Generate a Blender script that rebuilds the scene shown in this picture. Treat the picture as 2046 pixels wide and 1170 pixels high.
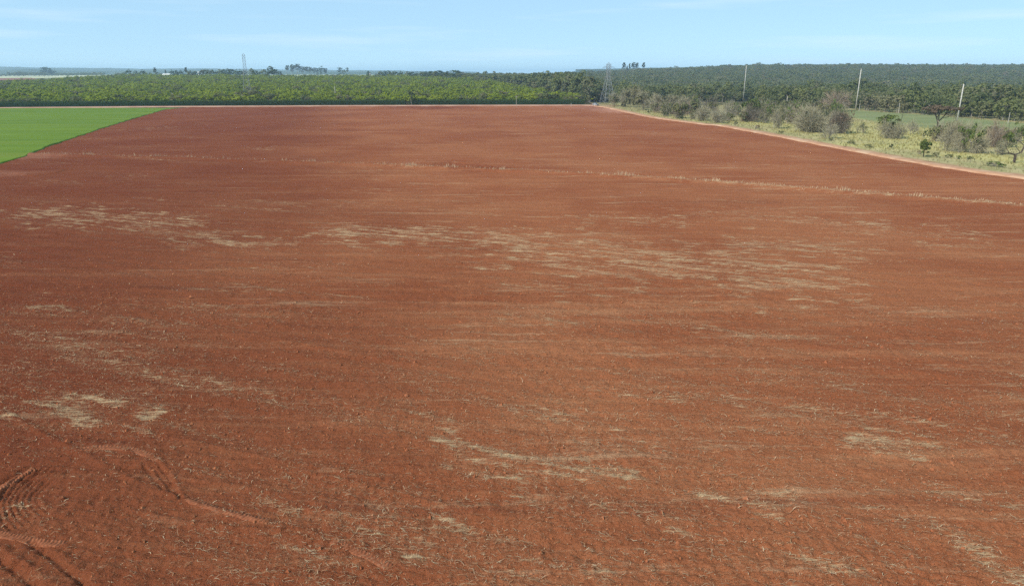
import bpy, math, random
import numpy as np
from mathutils import Vector, Matrix

for o in list(bpy.data.objects):
    bpy.data.objects.remove(o)
SC = bpy.context.scene
COL = SC.collection
R = math.radians

# ------------------------------------------------------------------ camera
CAM_H = 20.0
PITCH = R(17.41)
cam_d = bpy.data.cameras.new('camera')
cam_d.sensor_fit = 'HORIZONTAL'
cam_d.angle = 2 * math.atan(1023 / 1400)
cam_d.clip_start, cam_d.clip_end = 0.5, 60000
cam = bpy.data.objects.new('camera', cam_d)
COL.objects.link(cam)
cam.location = (0, 0, CAM_H)
cam.rotation_euler = (math.pi / 2 - PITCH, 0, 0)
SC.camera = cam

# ------------------------------------------------------------------ sky, sun, exposure
SUN_EL, SUN_AZ = R(41), R(-122)            # azimuth from +Y towards +X
world = bpy.data.worlds.new("World")
SC.world = world
world.use_nodes = True
wt = world.node_tree
wt.nodes.clear()
w_out = wt.nodes.new('ShaderNodeOutputWorld')
w_bg = wt.nodes.new('ShaderNodeBackground')
w_sky = wt.nodes.new('ShaderNodeTexSky')
w_sky.sky_type = 'NISHITA'
w_sky.sun_disc = False
w_sky.sun_elevation = SUN_EL
w_sky.sun_rotation = SUN_AZ
w_sky.altitude = 500
w_sky.air_density = 0.5
w_sky.dust_density = 0.0
w_sky.ozone_density = 3.0
w_bg.inputs['Strength'].default_value = 0.10
# faint cirrus wisps
w_tc = wt.nodes.new('ShaderNodeTexCoord')
w_map = wt.nodes.new('ShaderNodeMapping')
w_map.inputs['Scale'].default_value = (2.2, 2.2, 34.0)
w_noi = wt.nodes.new('ShaderNodeTexNoise')
w_noi.inputs['Scale'].default_value = 1.6
w_noi.inputs['Detail'].default_value = 5
w_ramp = wt.nodes.new('ShaderNodeMapRange')
w_ramp.inputs['From Min'].default_value = 0.52
w_ramp.inputs['From Max'].default_value = 0.80
w_ramp.inputs['To Max'].default_value = 0.35
w_mix = wt.nodes.new('ShaderNodeMix')
w_mix.data_type = 'RGBA'
w_tint = wt.nodes.new('ShaderNodeMix')
w_tint.data_type = 'RGBA'
w_tint.inputs[0].default_value = 0.62          # thin even veil of high haze over the whole sky
w_tint.inputs[7].default_value = (4.1, 6.65, 8.2, 1)
wt.links.new(w_tc.outputs['Generated'], w_map.inputs['Vector'])
wt.links.new(w_map.outputs[0], w_noi.inputs['Vector'])
wt.links.new(w_noi.outputs['Fac'], w_ramp.inputs['Value'])
wt.links.new(w_ramp.outputs[0], w_mix.inputs[0])
wt.links.new(w_sky.outputs[0], w_tint.inputs[6])
wt.links.new(w_tint.outputs[2], w_mix.inputs[6])
w_mix.inputs[7].default_value = (7.5, 8.2, 9.2, 1)
wt.links.new(w_mix.outputs[2], w_bg.inputs['Color'])
wt.links.new(w_bg.outputs[0], w_out.inputs['Surface'])

sun_d = bpy.data.lights.new('sun', 'SUN')
sun_d.energy = 3.6
sun_d.angle = R(0.53)
sun_d.color = (1.0, 0.95, 0.87)
sun = bpy.data.objects.new('sun', sun_d)
COL.objects.link(sun)
SUN_DIR = Vector((math.sin(SUN_AZ) * math.cos(SUN_EL), math.cos(SUN_AZ) * math.cos(SUN_EL), math.sin(SUN_EL)))
sun.rotation_euler = SUN_DIR.to_track_quat('Z', 'Y').to_euler()
sun.location = (-200, 100, 300)

SC.view_settings.view_transform = 'Standard'
SC.view_settings.look = 'None'
SC.view_settings.exposure = 0.45
SC.view_settings.gamma = 1.0
SC.view_settings.use_curve_mapping = False
SC.render.engine = 'CYCLES'
SC.cycles.max_bounces = 4
SC.cycles.diffuse_bounces = 3
SC.cycles.volume_bounces = 1
SC.cycles.sample_clamp_direct = 2.0
SC.cycles.use_denoising = False
SC.cycles.use_adaptive_sampling = False

# ------------------------------------------------------------------ helpers
CP, SP = math.cos(PITCH), math.sin(PITCH)

def ray(px, py):
    u, v = (px - 1023) / 1400, -(py - 585) / 1400
    return np.array((u, CP + v * SP, -SP + v * CP))

def at(px, py, z=0.0):
    """point of the level z that the pixel of the photograph shows"""
    d = ray(px, py)
    t = (z - CAM_H) / d[2]
    return (d[0] * t, d[1] * t)

def atY(px, py, Y):
    """point at distance Y that the pixel of the photograph shows"""
    d = ray(px, py)
    t = Y / d[1]
    return (d[0] * t, Y, CAM_H + d[2] * t)

def hsh(ix, iy, seed):
    h = (ix * 374761393 + iy * 668265263 + seed * 974634721) & 0xFFFFFFFF
    h = ((h ^ (h >> 13)) * 1274126177) & 0xFFFFFFFF
    return h ^ (h >> 16)

def pn(x, y, seed=0):
    """2D gradient noise, about -1..1"""
    x = np.asarray(x, float); y = np.asarray(y, float)
    ix = np.floor(x).astype(np.int64); iy = np.floor(y).astype(np.int64)
    fx, fy = x - ix, y - iy
    u = fx * fx * fx * (fx * (fx * 6 - 15) + 10); v = fy * fy * fy * (fy * (fy * 6 - 15) + 10)
    def g(a, b, dx, dy):
        an = hsh(a, b, seed).astype(float) * (2 * math.pi / 4294967296.0)
        return np.cos(an) * dx + np.sin(an) * dy
    n00 = g(ix, iy, fx, fy); n10 = g(ix + 1, iy, fx - 1, fy)
    n01 = g(ix, iy + 1, fx, fy - 1); n11 = g(ix + 1, iy + 1, fx - 1, fy - 1)
    return 1.5 * ((n00 * (1 - u) + n10 * u) * (1 - v) + (n01 * (1 - u) + n11 * u) * v)

def fbm(x, y, seed=0, o=3):
    s, a = 0, 1.0
    for k in range(o):
        s = s + a * pn(x * 2 ** k, y * 2 ** k, seed + k * 17); a *= 0.5
    return s

def sstep(a, b, x):
    t = np.clip((np.asarray(x, float) - a) / (b - a), 0, 1)
    return t * t * (3 - 2 * t)

def mesh_np(name, co, faces, mats, smooth=False, attrs=None, midx=None):
    """mesh from numpy arrays; faces is (m, k) of one polygon size"""
    me = bpy.data.meshes.new(name)
    co = np.ascontiguousarray(co, dtype=np.float32); faces = np.ascontiguousarray(faces, dtype=np.int32)
    m, k = faces.shape
    me.vertices.add(len(co)); me.vertices.foreach_set('co', co.ravel())
    me.loops.add(m * k); me.loops.foreach_set('vertex_index', faces.ravel())
    me.polygons.add(m); me.polygons.foreach_set('loop_start', np.arange(0, m * k, k, dtype=np.int32))
    me.polygons.foreach_set('use_smooth', np.full(m, smooth, dtype=bool))
    for mt in (mats if isinstance(mats, (list, tuple)) else [mats]):
        me.materials.append(mt)
    if midx is not None:
        me.polygons.foreach_set('material_index', np.ascontiguousarray(midx, dtype=np.int32))
    for an, av in (attrs or {}).items():
        a = me.attributes.new(an, 'FLOAT', 'POINT')
        a.data.foreach_set('value', np.ascontiguousarray(av, dtype=np.float32))
    me.update(calc_edges=True)
    return me

def link(name, data, parent=None, loc=(0, 0, 0), rz=0.0, sc=1.0):
    o = bpy.data.objects.new(name, data)
    COL.objects.link(o)
    o.location = loc
    o.rotation_euler = (0, 0, rz)
    o.scale = (sc, sc, sc) if not hasattr(sc, '__len__') else sc
    if parent:
        o.parent = parent
    return o

def tag(o, label=None, cat=None, group=None, kind=None):
    for k, v in (('label', label), ('category', cat), ('group', group), ('kind', kind)):
        if v:
            o[k] = v
    return o

def dup(root, loc, rz, sc, label=None, group=None):
    r = root.copy(); COL.objects.link(r)
    r.location = loc; r.rotation_euler = (0, 0, rz)
    r.scale = (sc, sc, sc) if not hasattr(sc, '__len__') else sc
    if label: r['label'] = label
    if group: r['group'] = group
    for ch in root.children:
        c = ch.copy(); COL.objects.link(c); c.parent = r
        for g in ch.children:
            d = g.copy(); COL.objects.link(d); d.parent = c
    return r

class MB:
    """collects boxes, bars and tubes"""
    def __init__(s): s.v, s.f = [], []
    def add(s, vs, fs):
        n = len(s.v); s.v += [tuple(p) for p in vs]; s.f += [tuple(i + n for i in q) for q in fs]; return s
    def box(s, lo, hi):
        (a, b, c), (d, e, f) = lo, hi
        return s.add([(a, b, c), (d, b, c), (d, e, c), (a, e, c), (a, b, f), (d, b, f), (d, e, f), (a, e, f)],
                     [(3, 2, 1, 0), (4, 5, 6, 7), (0, 1, 5, 4), (1, 2, 6, 5), (2, 3, 7, 6), (3, 0, 4, 7)])
    def tube(s, pts, rad, n=4):
        pts = [Vector(p) for p in pts]; rad = rad if hasattr(rad, '__len__') else [rad] * len(pts)
        vs, fs = [], []
        for i, p in enumerate(pts):
            t = (pts[min(i + 1, len(pts) - 1)] - pts[max(i - 1, 0)]).normalized()
            a = t.orthogonal().normalized(); b = t.cross(a)
            for k in range(n):
                an = 2 * math.pi * (k + .5) / n
                vs.append(p + (a * math.cos(an) + b * math.sin(an)) * rad[i])
        for i in range(len(pts) - 1):
            for k in range(n):
                k2 = (k + 1) % n
                fs.append((i * n + k, i * n + k2, (i + 1) * n + k2, (i + 1) * n + k))
        fs.append(tuple(range(n))[::-1]); fs.append(tuple((len(pts) - 1) * n + k for k in range(n)))
        return s.add(vs, fs)
    def mesh(s, name, mat, smooth=False):
        me = bpy.data.meshes.new(name); me.from_pydata(s.v, [], s.f); me.materials.append(mat)
        if smooth: me.polygons.foreach_set('use_smooth', [True] * len(me.polygons))
        me.update(); return me

# ------------------------------------------------------------------ materials
def node(nt, kind, **kw):
    n = nt.nodes.new('ShaderNode' + kind)
    for k, v in kw.items():
        if hasattr(n, k): setattr(n, k, v)
        else: n.inputs[k].default_value = v
    return n

def newmat(name):
    m = bpy.data.materials.new(name); m.use_nodes = True
    nt = m.node_tree; nt.nodes.clear()
    return m, nt, nt.nodes.new('ShaderNodeOutputMaterial')

def mixc(nt, fac, a, b, blend='MIX'):
    n = nt.nodes.new('ShaderNodeMix'); n.data_type = 'RGBA'; n.blend_type = blend; n.clamp_factor = True
    for idx, val in ((0, fac), (6, a), (7, b)):
        if isinstance(val, bpy.types.NodeSocket): nt.links.new(val, n.inputs[idx])
        elif idx == 0: n.inputs[0].default_value = val
        else: n.inputs[idx].default_value = (*val, 1) if len(val) == 3 else val
    return n.outputs[2]

def mth(nt, op, a, b=0.0, clamp=False):
    n = nt.nodes.new('ShaderNodeMath'); n.operation = op; n.use_clamp = clamp
    for i, val in enumerate((a, b)):
        if isinstance(val, bpy.types.NodeSocket): nt.links.new(val, n.inputs[i])
        else: n.inputs[i].default_value = val
    return n.outputs[0]

def rng_(nt, val, a, b, lo=0.0, hi=1.0, smooth=True):
    n = nt.nodes.new('ShaderNodeMapRange')
    if smooth: n.interpolation_type = 'SMOOTHSTEP'
    nt.links.new(val, n.inputs['Value'])
    for k, x in (('From Min', a), ('From Max', b), ('To Min', lo), ('To Max', hi)):
        if isinstance(x, bpy.types.NodeSocket): nt.links.new(x, n.inputs[k])
        else: n.inputs[k].default_value = x
    return n.outputs['Result']

def noise(nt, vec, scale, detail=3, rough=0.5):
    n = nt.nodes.new('ShaderNodeTexNoise')
    n.inputs['Scale'].default_value = scale; n.inputs['Detail'].default_value = detail; n.inputs['Roughness'].default_value = rough
    nt.links.new(vec, n.inputs['Vector']); return n.outputs['Fac']

def mapped(nt, vec, scale=(1, 1, 1), rot=0.0, loc=(0, 0, 0)):
    n = nt.nodes.new('ShaderNodeMapping')
    n.inputs['Scale'].default_value = scale; n.inputs['Rotation'].default_value = (0, 0, rot); n.inputs['Location'].default_value = loc
    nt.links.new(vec, n.inputs['Vector']); return n.outputs[0]

def wpos(nt):
    return nt.nodes.new('ShaderNodeNewGeometry').outputs['Position']

def attr(nt, name):
    n = nt.nodes.new('ShaderNodeAttribute'); n.attribute_name = name; return n.outputs['Fac']

def finish(nt, out, col, rough=0.9, bump=None, spec=0.05):
    b = nt.nodes.new('ShaderNodeBsdfPrincipled')
    if isinstance(col, bpy.types.NodeSocket): nt.links.new(col, b.inputs['Base Color'])
    else: b.inputs['Base Color'].default_value = (*col, 1)
    b.inputs['Roughness'].default_value = rough
    b.inputs['Specular IOR Level'].default_value = spec
    if bump:
        for h, dist, st in bump:
            n = nt.nodes.new('ShaderNodeBump'); n.inputs['Distance'].default_value = dist; n.inputs['Strength'].default_value = st
            nt.links.new(h, n.inputs['Height'])
            if b.inputs['Normal'].is_linked:
                nt.links.new(b.inputs['Normal'].links[0].from_socket, n.inputs['Normal'])
            nt.links.new(n.outputs[0], b.inputs['Normal'])
    nt.links.new(b.outputs[0], out.inputs['Surface'])

FUR = R(-20)   # direction of the tillage passes

def soil_nodes(nt, p):
    n1 = noise(nt, p, 0.035, 4, .55)
    n2 = noise(nt, mapped(nt, p, (0.12, 1.0, 1), -FUR), 0.8, 4, .6)
    n6 = noise(nt, mapped(nt, p, (0.10, 1.0, 1), -FUR, (17, 2, 0)), .42, 8, .78)   # thin scatter of straw along the passes
    n3 = noise(nt, p, 5.0, 4, .7)
    n4 = noise(nt, p, 22.0, 2, .6)
    c = mixc(nt, rng_(nt, n1, .36, .64), (0.268, 0.081, 0.033), (0.328, 0.115, 0.049))
    c = mixc(nt, mth(nt, 'MULTIPLY', rng_(nt, n2, .5, .72), .35), c, (0.40, 0.180, 0.085))
    n5 = noise(nt, mapped(nt, p, (0.07, 1.0, 1), -FUR, (3, 5, 0)), .22, 8, .74)     # long harrow passes, dry and damp
    c = mixc(nt, rng_(nt, n5, .52, .68, 0, .60), c, (0.42, 0.185, 0.088))
    c = mixc(nt, rng_(nt, n5, .46, .30, 0, .50), c, (0.17, 0.050, 0.025))
    c = mixc(nt, rng_(nt, n6, .545, .70, 0, .70), c, (0.50, 0.33, 0.19))
    c = mixc(nt, mth(nt, 'MULTIPLY', rng_(nt, n3, .52, .8), .5), c, (0.40, 0.185, 0.098))
    c = mixc(nt, mth(nt, 'MULTIPLY', rng_(nt, n3, .48, .25), .55), c, (0.12, 0.034, 0.015))
    c = mixc(nt, mth(nt, 'MULTIPLY', rng_(nt, n4, .55, .8), .35), c, (0.44, 0.205, 0.112))
    return c, n3, n4

def make_soil():
    m, nt, out = newmat('ploughed_soil')
    p = wpos(nt)
    c, n3, n4 = soil_nodes(nt, p)
    c = mixc(nt, mth(nt, 'MULTIPLY', attr(nt, 'moist_and_shade'), .85), c, mixc(nt, .45, mixc(nt, 1.0, c, (0.46, 0.29, 0.25), 'MULTIPLY'), (0.115, 0.026, 0.014)))
    c = mixc(nt, mth(nt, 'MULTIPLY', attr(nt, 'dust'), .8), c, (0.42, 0.20, 0.13))
    # straw cover: thin fibres lying in several directions
    s = attr(nt, 'straw')
    f = None
    for rot, sc in ((FUR, 3.2), (FUR + .9, 5.0), (FUR - .7, 4.2), (FUR + .3, 1.3)):
        k = noise(nt, mapped(nt, p, (0.22, 1.6, 1), -rot, (rot * 7, sc, 0)), sc, 3, .65)
        f = k if f is None else mth(nt, 'MAXIMUM', f, k)
    th = mth(nt, 'SUBTRACT', 0.785, mth(nt, 'MULTIPLY', s, 0.258))
    cov = rng_(nt, f, th, mth(nt, 'ADD', th, 0.16))
    tone = noise(nt, p, 9.0, 3, .6)
    sc_ = mixc(nt, tone, (0.36, 0.22, 0.11), (0.66, 0.50, 0.30))
    c = mixc(nt, mth(nt, 'MULTIPLY', cov, .85), c, sc_)
    nb = noise(nt, mapped(nt, p, (.35, 1.0, 1), -FUR), 1.5, 4, .65)
    nc = noise(nt, mapped(nt, p, (.05, 1.0, 1), -FUR), .9, 3, .6)
    finish(nt, out, c, .95, [(nc, .35, .8), (nb, .40, .9), (n3, .16, 1.0), (n4, .045, 1.0)], .03)
    return m
M_SOIL = make_soil()

def make_simple(name, cols, scale=1.0, rough=.85, bump=0.0, stretch=(1, 1, 1), rot=0.0, detail=4, world_=True, spec=.04, lo=.35, hi=.65):
    m, nt, out = newmat(name)
    p = wpos(nt) if world_ else nt.nodes.new('ShaderNodeTexCoord').outputs['Object']
    q = mapped(nt, p, stretch, rot)
    n1 = noise(nt, q, scale, detail, .6)
    c = mixc(nt, rng_(nt, n1, lo, hi), cols[0], cols[1])
    if len(cols) > 2:
        n2 = noise(nt, mapped(nt, p, stretch, rot, (31, 7, 3)), scale * .23, 3, .6)
        c = mixc(nt, rng_(nt, n2, .5, .68), c, cols[2])
    finish(nt, out, c, rough, [(n1, bump, 1.0)] if bump else None, spec)
    return m

M_TRACK = make_simple('pressed_soil', [(0.20, 0.064, 0.030), (0.285, 0.105, 0.052)], 6.0, .9, .03, spec=.03)
M_ROAD = make_simple('road_dirt', [(0.38, 0.20, 0.115), (0.45, 0.255, 0.155), (0.48, 0.31, 0.20)], .5, .95, .03)
M_PATH = make_simple('path_dust', [(0.36, 0.19, 0.13), (0.44, 0.27, 0.19)], .12, .95, .03)
M_CROP = make_simple('young_crop', [(0.090, 0.147, 0.006), (0.124, 0.186, 0.010), (0.138, 0.178, 0.018)], .14, .7, .0, (.12, 1, 1), .30, 7, lo=.38, hi=.62)
M_CROP_FAR = make_simple('far_crop', [(0.16, 0.18, 0.075), (0.205, 0.22, 0.09), (0.23, 0.21, 0.12)], .08, .8, .0, (.3, 1, 1), .4)
M_PLAIN = make_simple('plain_grass', [(0.17, 0.18, 0.075), (0.27, 0.25, 0.13), (0.13, 0.16, 0.06)], .012, .9)
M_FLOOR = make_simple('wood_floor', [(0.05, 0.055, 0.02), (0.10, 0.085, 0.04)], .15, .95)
M_PALE = make_simple('pale_stubble', [(0.42, 0.42, 0.23), (0.50, 0.47, 0.30)], .004, .9)
M_FARGREEN = make_simple('far_pasture', [(0.20, 0.27, 0.09), (0.26, 0.30, 0.12)], .01, .9)
M_FARSOIL = make_simple('far_bare_soil', [(0.20, 0.085, 0.055), (0.26, 0.12, 0.08)], .01, .9)
M_HILL = make_simple('far_wooded_hill', [(0.035, 0.055, 0.025), (0.075, 0.095, 0.045)], .006, .95)
M_STEEL = make_simple('galvanised_steel', [(0.22, 0.23, 0.24), (0.30, 0.31, 0.32)], 2.0, .6, world_=False, spec=.5)
M_CONC = make_simple('pole_concrete', [(0.40, 0.375, 0.33), (0.56, 0.53, 0.47)], 1.5, .85, world_=False)
M_POST = make_simple('post_wood', [(0.34, 0.31, 0.26), (0.46, 0.42, 0.35)], 3.0, .9, world_=False)
M_CERAMIC = make_simple('insulator_ceramic', [(0.12, 0.06, 0.04), (0.16, 0.08, 0.05)], 3, .3, world_=False, spec=.5)
M_WHITE = make_simple('white_paint', [(0.74, 0.73, 0.70), (0.82, 0.81, 0.78)], 1.2, .6, world_=False)
M_WALL = make_simple('rendered_wall', [(0.55, 0.48, 0.38), (0.64, 0.57, 0.46)], .9, .9, world_=False)
M_GLASS = make_simple('dark_glass', [(0.02, 0.025, 0.03), (0.03, 0.035, 0.04)], 2, .1, world_=False, spec=.6)
M_CARW = make_simple('silver_car_paint', [(0.30, 0.31, 0.32), (0.36, 0.37, 0.38)], 3, .3, world_=False, spec=.6)
M_TYRE = make_simple('tyre_rubber', [(0.02, 0.02, 0.02), (0.035, 0.033, 0.03)], 6, .9, world_=False)
M_LAMP = make_simple('lamp_lens', [(0.7, 0.7, 0.7), (0.78, 0.78, 0.76)], 3, .15, world_=False, spec=.6)
M_BARK = make_simple('bark', [(0.10, 0.075, 0.055), (0.19, 0.15, 0.115)], 3, .95, world_=False)
M_BARKGREY = make_simple('grey_bark', [(0.20, 0.175, 0.155), (0.32, 0.285, 0.25)], 3, .95, world_=False)
M_BARKDARK = make_simple('dark_bark', [(0.055, 0.042, 0.034), (0.10, 0.078, 0.062)], 3, .95, world_=False)
M_TWIG = make_simple('grey_twigs', [(0.25, 0.225, 0.145), (0.37, 0.335, 0.225)], 1.2, .95, world_=False)
M_TWIGDARK = make_simple('brown_twigs', [(0.15, 0.125, 0.09), (0.24, 0.205, 0.15)], 1.2, .95, world_=False)
M_TWIGRED = make_simple('reddish_twigs', [(0.24, 0.18, 0.125), (0.34, 0.265, 0.19)], 1.2, .95, world_=False)

def make_straw():
    m, nt, out = newmat('straw')
    rnd = attr(nt, 'tint')
    c = mixc(nt, rnd, (0.36, 0.20, 0.10), (0.68, 0.53, 0.34))
    d = nt.nodes.new('ShaderNodeBsdfDiffuse'); nt.links.new(c, d.inputs[0])
    t = nt.nodes.new('ShaderNodeBsdfTranslucent'); nt.links.new(c, t.inputs[0])
    mx = nt.nodes.new('ShaderNodeMixShader'); mx.inputs[0].default_value = .25
    nt.links.new(d.outputs[0], mx.inputs[1]); nt.links.new(t.outputs[0], mx.inputs[2])
    nt.links.new(mx.outputs[0], out.inputs['Surface'])
    return m
M_STRAW = make_straw()

def make_clod():
    m, nt, out = newmat('soil_clod')
    c, n3, n4 = soil_nodes(nt, wpos(nt))
    finish(nt, out, c, .95, [(n4, .03, .7)], .1)
    return m
M_CLOD = make_clod()

def make_leaf(name, a, b, c3=None, trans=.38, plot=(.022, .016, 0)):
    """foliage: hue differs from tree to tree and from clump to clump"""
    m, nt, out = newmat(name)
    oi = nt.nodes.new('ShaderNodeObjectInfo')
    p = nt.nodes.new('ShaderNodeTexCoord').outputs['Object']
    n1 = noise(nt, p, .9, 2, .6)
    c = mixc(nt, oi.outputs['Random'], a, b)
    if c3:
        r2 = mth(nt, 'FRACT', mth(nt, 'MULTIPLY', oi.outputs['Random'], 7.31))
        c = mixc(nt, rng_(nt, r2, .62, .95), c, c3)
    # whole plots differ in vigour
    n2 = noise(nt, mapped(nt, oi.outputs['Location'], plot), 1.0, 3, .6)
    c = mixc(nt, rng_(nt, n2, .42, .64, 0, .55), c, tuple(x * k for x, k in zip(a, (.58, .66, .8))))
    n3 = noise(nt, mapped(nt, oi.outputs['Location'], plot, 0, (9, 4, 2)), 2.2, 2, .6)
    c = mixc(nt, rng_(nt, n3, .46, .66, 0, .75), c, tuple(x * k for x, k in zip(b, (1.3, 1.22, .95))))
    c = mixc(nt, rng_(nt, n1, .35, .7, 0, .5), c, tuple(min(1, x * 1.4) for x in b))
    d = nt.nodes.new('ShaderNodeBsdfDiffuse'); nt.links.new(c, d.inputs[0])
    t = nt.nodes.new('ShaderNodeBsdfTranslucent'); nt.links.new(mixc(nt, .6, c, (0.13, 0.17, 0.02)), t.inputs[0])
    mx = nt.nodes.new('ShaderNodeMixShader'); mx.inputs[0].default_value = trans
    nt.links.new(d.outputs[0], mx.inputs[1]); nt.links.new(t.outputs[0], mx.inputs[2])
    nt.links.new(mx.outputs[0], out.inputs['Surface'])
    return m
M_ORCH = make_leaf('orchard_leaf', (0.175, 0.215, 0.020), (0.225, 0.27, 0.028), (0.14, 0.175, 0.033))
M_OLIVE = make_leaf('olive_leaf', (0.12, 0.135, 0.055), (0.165, 0.165, 0.08), (0.19, 0.165, 0.105))
M_FOREST = make_leaf('forest_leaf', (0.120, 0.140, 0.052), (0.165, 0.182, 0.078), (0.19, 0.175, 0.105))
M_FORESTGREY = make_leaf('dry_forest_leaf', (0.16, 0.15, 0.085), (0.21, 0.20, 0.115), (0.21, 0.175, 0.12))
M_DARKLEAF = make_leaf('dark_leaf', (0.032, 0.055, 0.018), (0.050, 0.078, 0.024), None, .2)
M_HEDGE = make_leaf('hedge_leaf', (0.020, 0.046, 0.012), (0.030, 0.062, 0.015), None, .15)
M_HEDGECORE = make_simple('hedge_inner_leaf', [(0.018, 0.032, 0.012), (0.035, 0.055, 0.018)], 2.0, .95, .05)
M_EUC = make_leaf('gum_leaf', (0.050, 0.070, 0.035), (0.075, 0.095, 0.045), None, .25)
M_BUSHLEAF = make_leaf('shrub_leaf', (0.085, 0.115, 0.032), (0.12, 0.15, 0.045), None, .3)
M_BROWNLEAF = make_leaf('dry_brown_leaf', (0.13, 0.092, 0.062), (0.165, 0.115, 0.078), None, .2)

def make_grass():
    m, nt, out = newmat('dry_grass')
    p = wpos(nt)
    n1 = noise(nt, mapped(nt, p, (1, .6, 1), .3), .16, 4, .6)
    n2 = noise(nt, p, 1.6, 3, .6)
    c = mixc(nt, rng_(nt, n1, .38, .62), (0.38, 0.315, 0.155), (0.245, 0.225, 0.090))
    c = mixc(nt, mth(nt, 'MULTIPLY', attr(nt, 'yellow'), .85), c, (0.42, 0.37, 0.14))
    c = mixc(nt, rng_(nt, n2, .45, .75, 0, .5), c, (0.42, 0.37, 0.23))
    c = mixc(nt, rng_(nt, n2, .5, .28, 0, .45), c, (0.16, 0.145, 0.06))
    c = mixc(nt, attr(nt, 'soil'), c, (0.36, 0.19, 0.12))
    finish(nt, out, c, .95, [(n2, .12, .8)], .03)
    return m
M_GRASS = make_grass()
def make_tuft():
    m, nt, out = newmat('grass_blades')
    c = mixc(nt, attr(nt, 'tint'), (0.30, 0.255, 0.12), (0.44, 0.38, 0.20))
    c = mixc(nt, mth(nt, 'MULTIPLY', attr(nt, 'yellow'), .85), c, (0.44, 0.385, 0.15))
    d = nt.nodes.new('ShaderNodeBsdfDiffuse'); nt.links.new(c, d.inputs[0])
    t = nt.nodes.new('ShaderNodeBsdfTranslucent'); nt.links.new(c, t.inputs[0])
    mx = nt.nodes.new('ShaderNodeMixShader'); mx.inputs[0].default_value = .45
    nt.links.new(d.outputs[0], mx.inputs[1]); nt.links.new(t.outputs[0], mx.inputs[2]); nt.links.new(mx.outputs[0], out.inputs['Surface'])
    return m
M_TUFT = make_tuft()

# ------------------------------------------------------------------ terrain
FOREST_EDGE = [(58, 478), (66, 500), (100, 512), (140, 500), (165, 455), (186, 408), (205, 330), (224, 262), (262, 190), (330, 120)]
ORCH_RIGHT = [(56, 480), (46, 600), (-16, 900), (-160, 1300)]

def interp_poly(poly, y):
    ys = np.array([p[1] for p in poly]); xs = np.array([p[0] for p in poly])
    o = np.argsort(ys); return np.interp(y, ys[o], xs[o])

def terr(x, y):
    x = np.asarray(x, float); y = np.asarray(y, float)
    u = x / np.maximum(y, 1)
    left = 1 - sstep(-.02, .16, u)
    z1 = 10.5 * sstep(500, 1350, y) * left * (1 - .45 * sstep(-.50, -.72, u)) 
    crest = np.interp(u, [-.12, 0, .10, .20, .33, .9], [10, 11, 14, 23, 33, 32])
    z2 = (crest * sstep(820, 1900, y) - 4 * sstep(480, 700, y) * (1 - sstep(700, 1000, y))) * (1 - left)
    far = 1.2 * pn(x / 420, y / 420, 5) * sstep(700, 1500, y)
    return z1 + z2 + far

# one ground sheet out to the horizon
def polar_sheet(name, mat, r0=6, r1=15500, nr=150, na=220):
    rr = np.concatenate([[0.01], np.geomspace(r0, r1, nr)])
    aa = np.linspace(0, 2 * math.pi, na, endpoint=False)
    rg, ag = np.meshgrid(rr, aa, indexing='ij')
    x, y = rg * np.sin(ag), rg * np.cos(ag)
    z = np.where(y > 0, terr(x, y), 0) - .45
    co = np.stack([x, y, z], -1).reshape(-1, 3)
    i = np.arange(len(rr) - 1)[:, None] * na; j = np.arange(na)[None]; j2 = (j + 1) % na
    f = np.stack([i + j, i + na + j, i + na + j2, i + j2], -1).reshape(-1, 4)
    return tag(link(name, mesh_np(name, co, f, mat, True)), kind='structure')
polar_sheet('ground', M_PLAIN)

def quad_strip_patch(name, L, Rr, ys, mat, dz, nx=40, amp=0.0, attrs_fn=None, kind='structure', skirt=0.0):
    """sheet between two edges given as functions of y"""
    ys = np.asarray(ys, float); t = np.linspace(0, 1, nx)
    l, r = L(ys)[:, None], Rr(ys)[:, None]
    x = l + (r - l) * t[None]; y = np.repeat(ys[:, None], nx, 1)
    z = terr(x, y) + dz
    if amp: z = z + amp * fbm(x * .9, y * .9, 3, 2)
    if skirt:
        z[0] -= skirt; z[-1] -= skirt; z[:, 0] -= skirt; z[:, -1] -= skirt
    co = np.stack([x, y, z], -1).reshape(-1, 3)
    i = np.arange(len(ys) - 1)[:, None] * nx; j = np.arange(nx - 1)[None]
    f = np.stack([i + j, i + j + 1, i + nx + j + 1, i + nx + j], -1).reshape(-1, 4)
    at_ = attrs_fn(x.ravel(), y.ravel()) if attrs_fn else None
    return tag(link(name, mesh_np(name, co, f, mat, True, at_)), kind=kind)

# floor under the woods and the orchard
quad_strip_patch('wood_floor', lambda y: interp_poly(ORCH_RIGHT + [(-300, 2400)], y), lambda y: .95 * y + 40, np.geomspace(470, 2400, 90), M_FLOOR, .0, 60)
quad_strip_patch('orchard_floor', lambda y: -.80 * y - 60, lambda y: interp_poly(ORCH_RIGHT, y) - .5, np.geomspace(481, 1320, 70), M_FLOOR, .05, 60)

# ---- the ploughed field -------------------------------------------------
LEFT_EDGE = [at(*q) for q in ((-160, 386), (0, 330), (60, 312), (100, 294), (200, 260), (262, 240), (335, 219))]
ROAD = [at(*q) for q in ((1186, 212.5), (1204, 214), (1230, 219.5), (1262, 227), (1300, 235), (1350, 242), (1400, 248.5), (1440, 252), (1500, 263), (1600, 282), (1700, 301), (1800, 320), (1900, 337.5), (2046, 356.5), (2300, 396))]
ROAD.append((112, 60)); ROAD.append((120, -20))
FAR_EDGE = [(-470, 395), (-306, 430), (-226, 446), (-104, 459), (-7, 465), (60, 463)]

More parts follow.
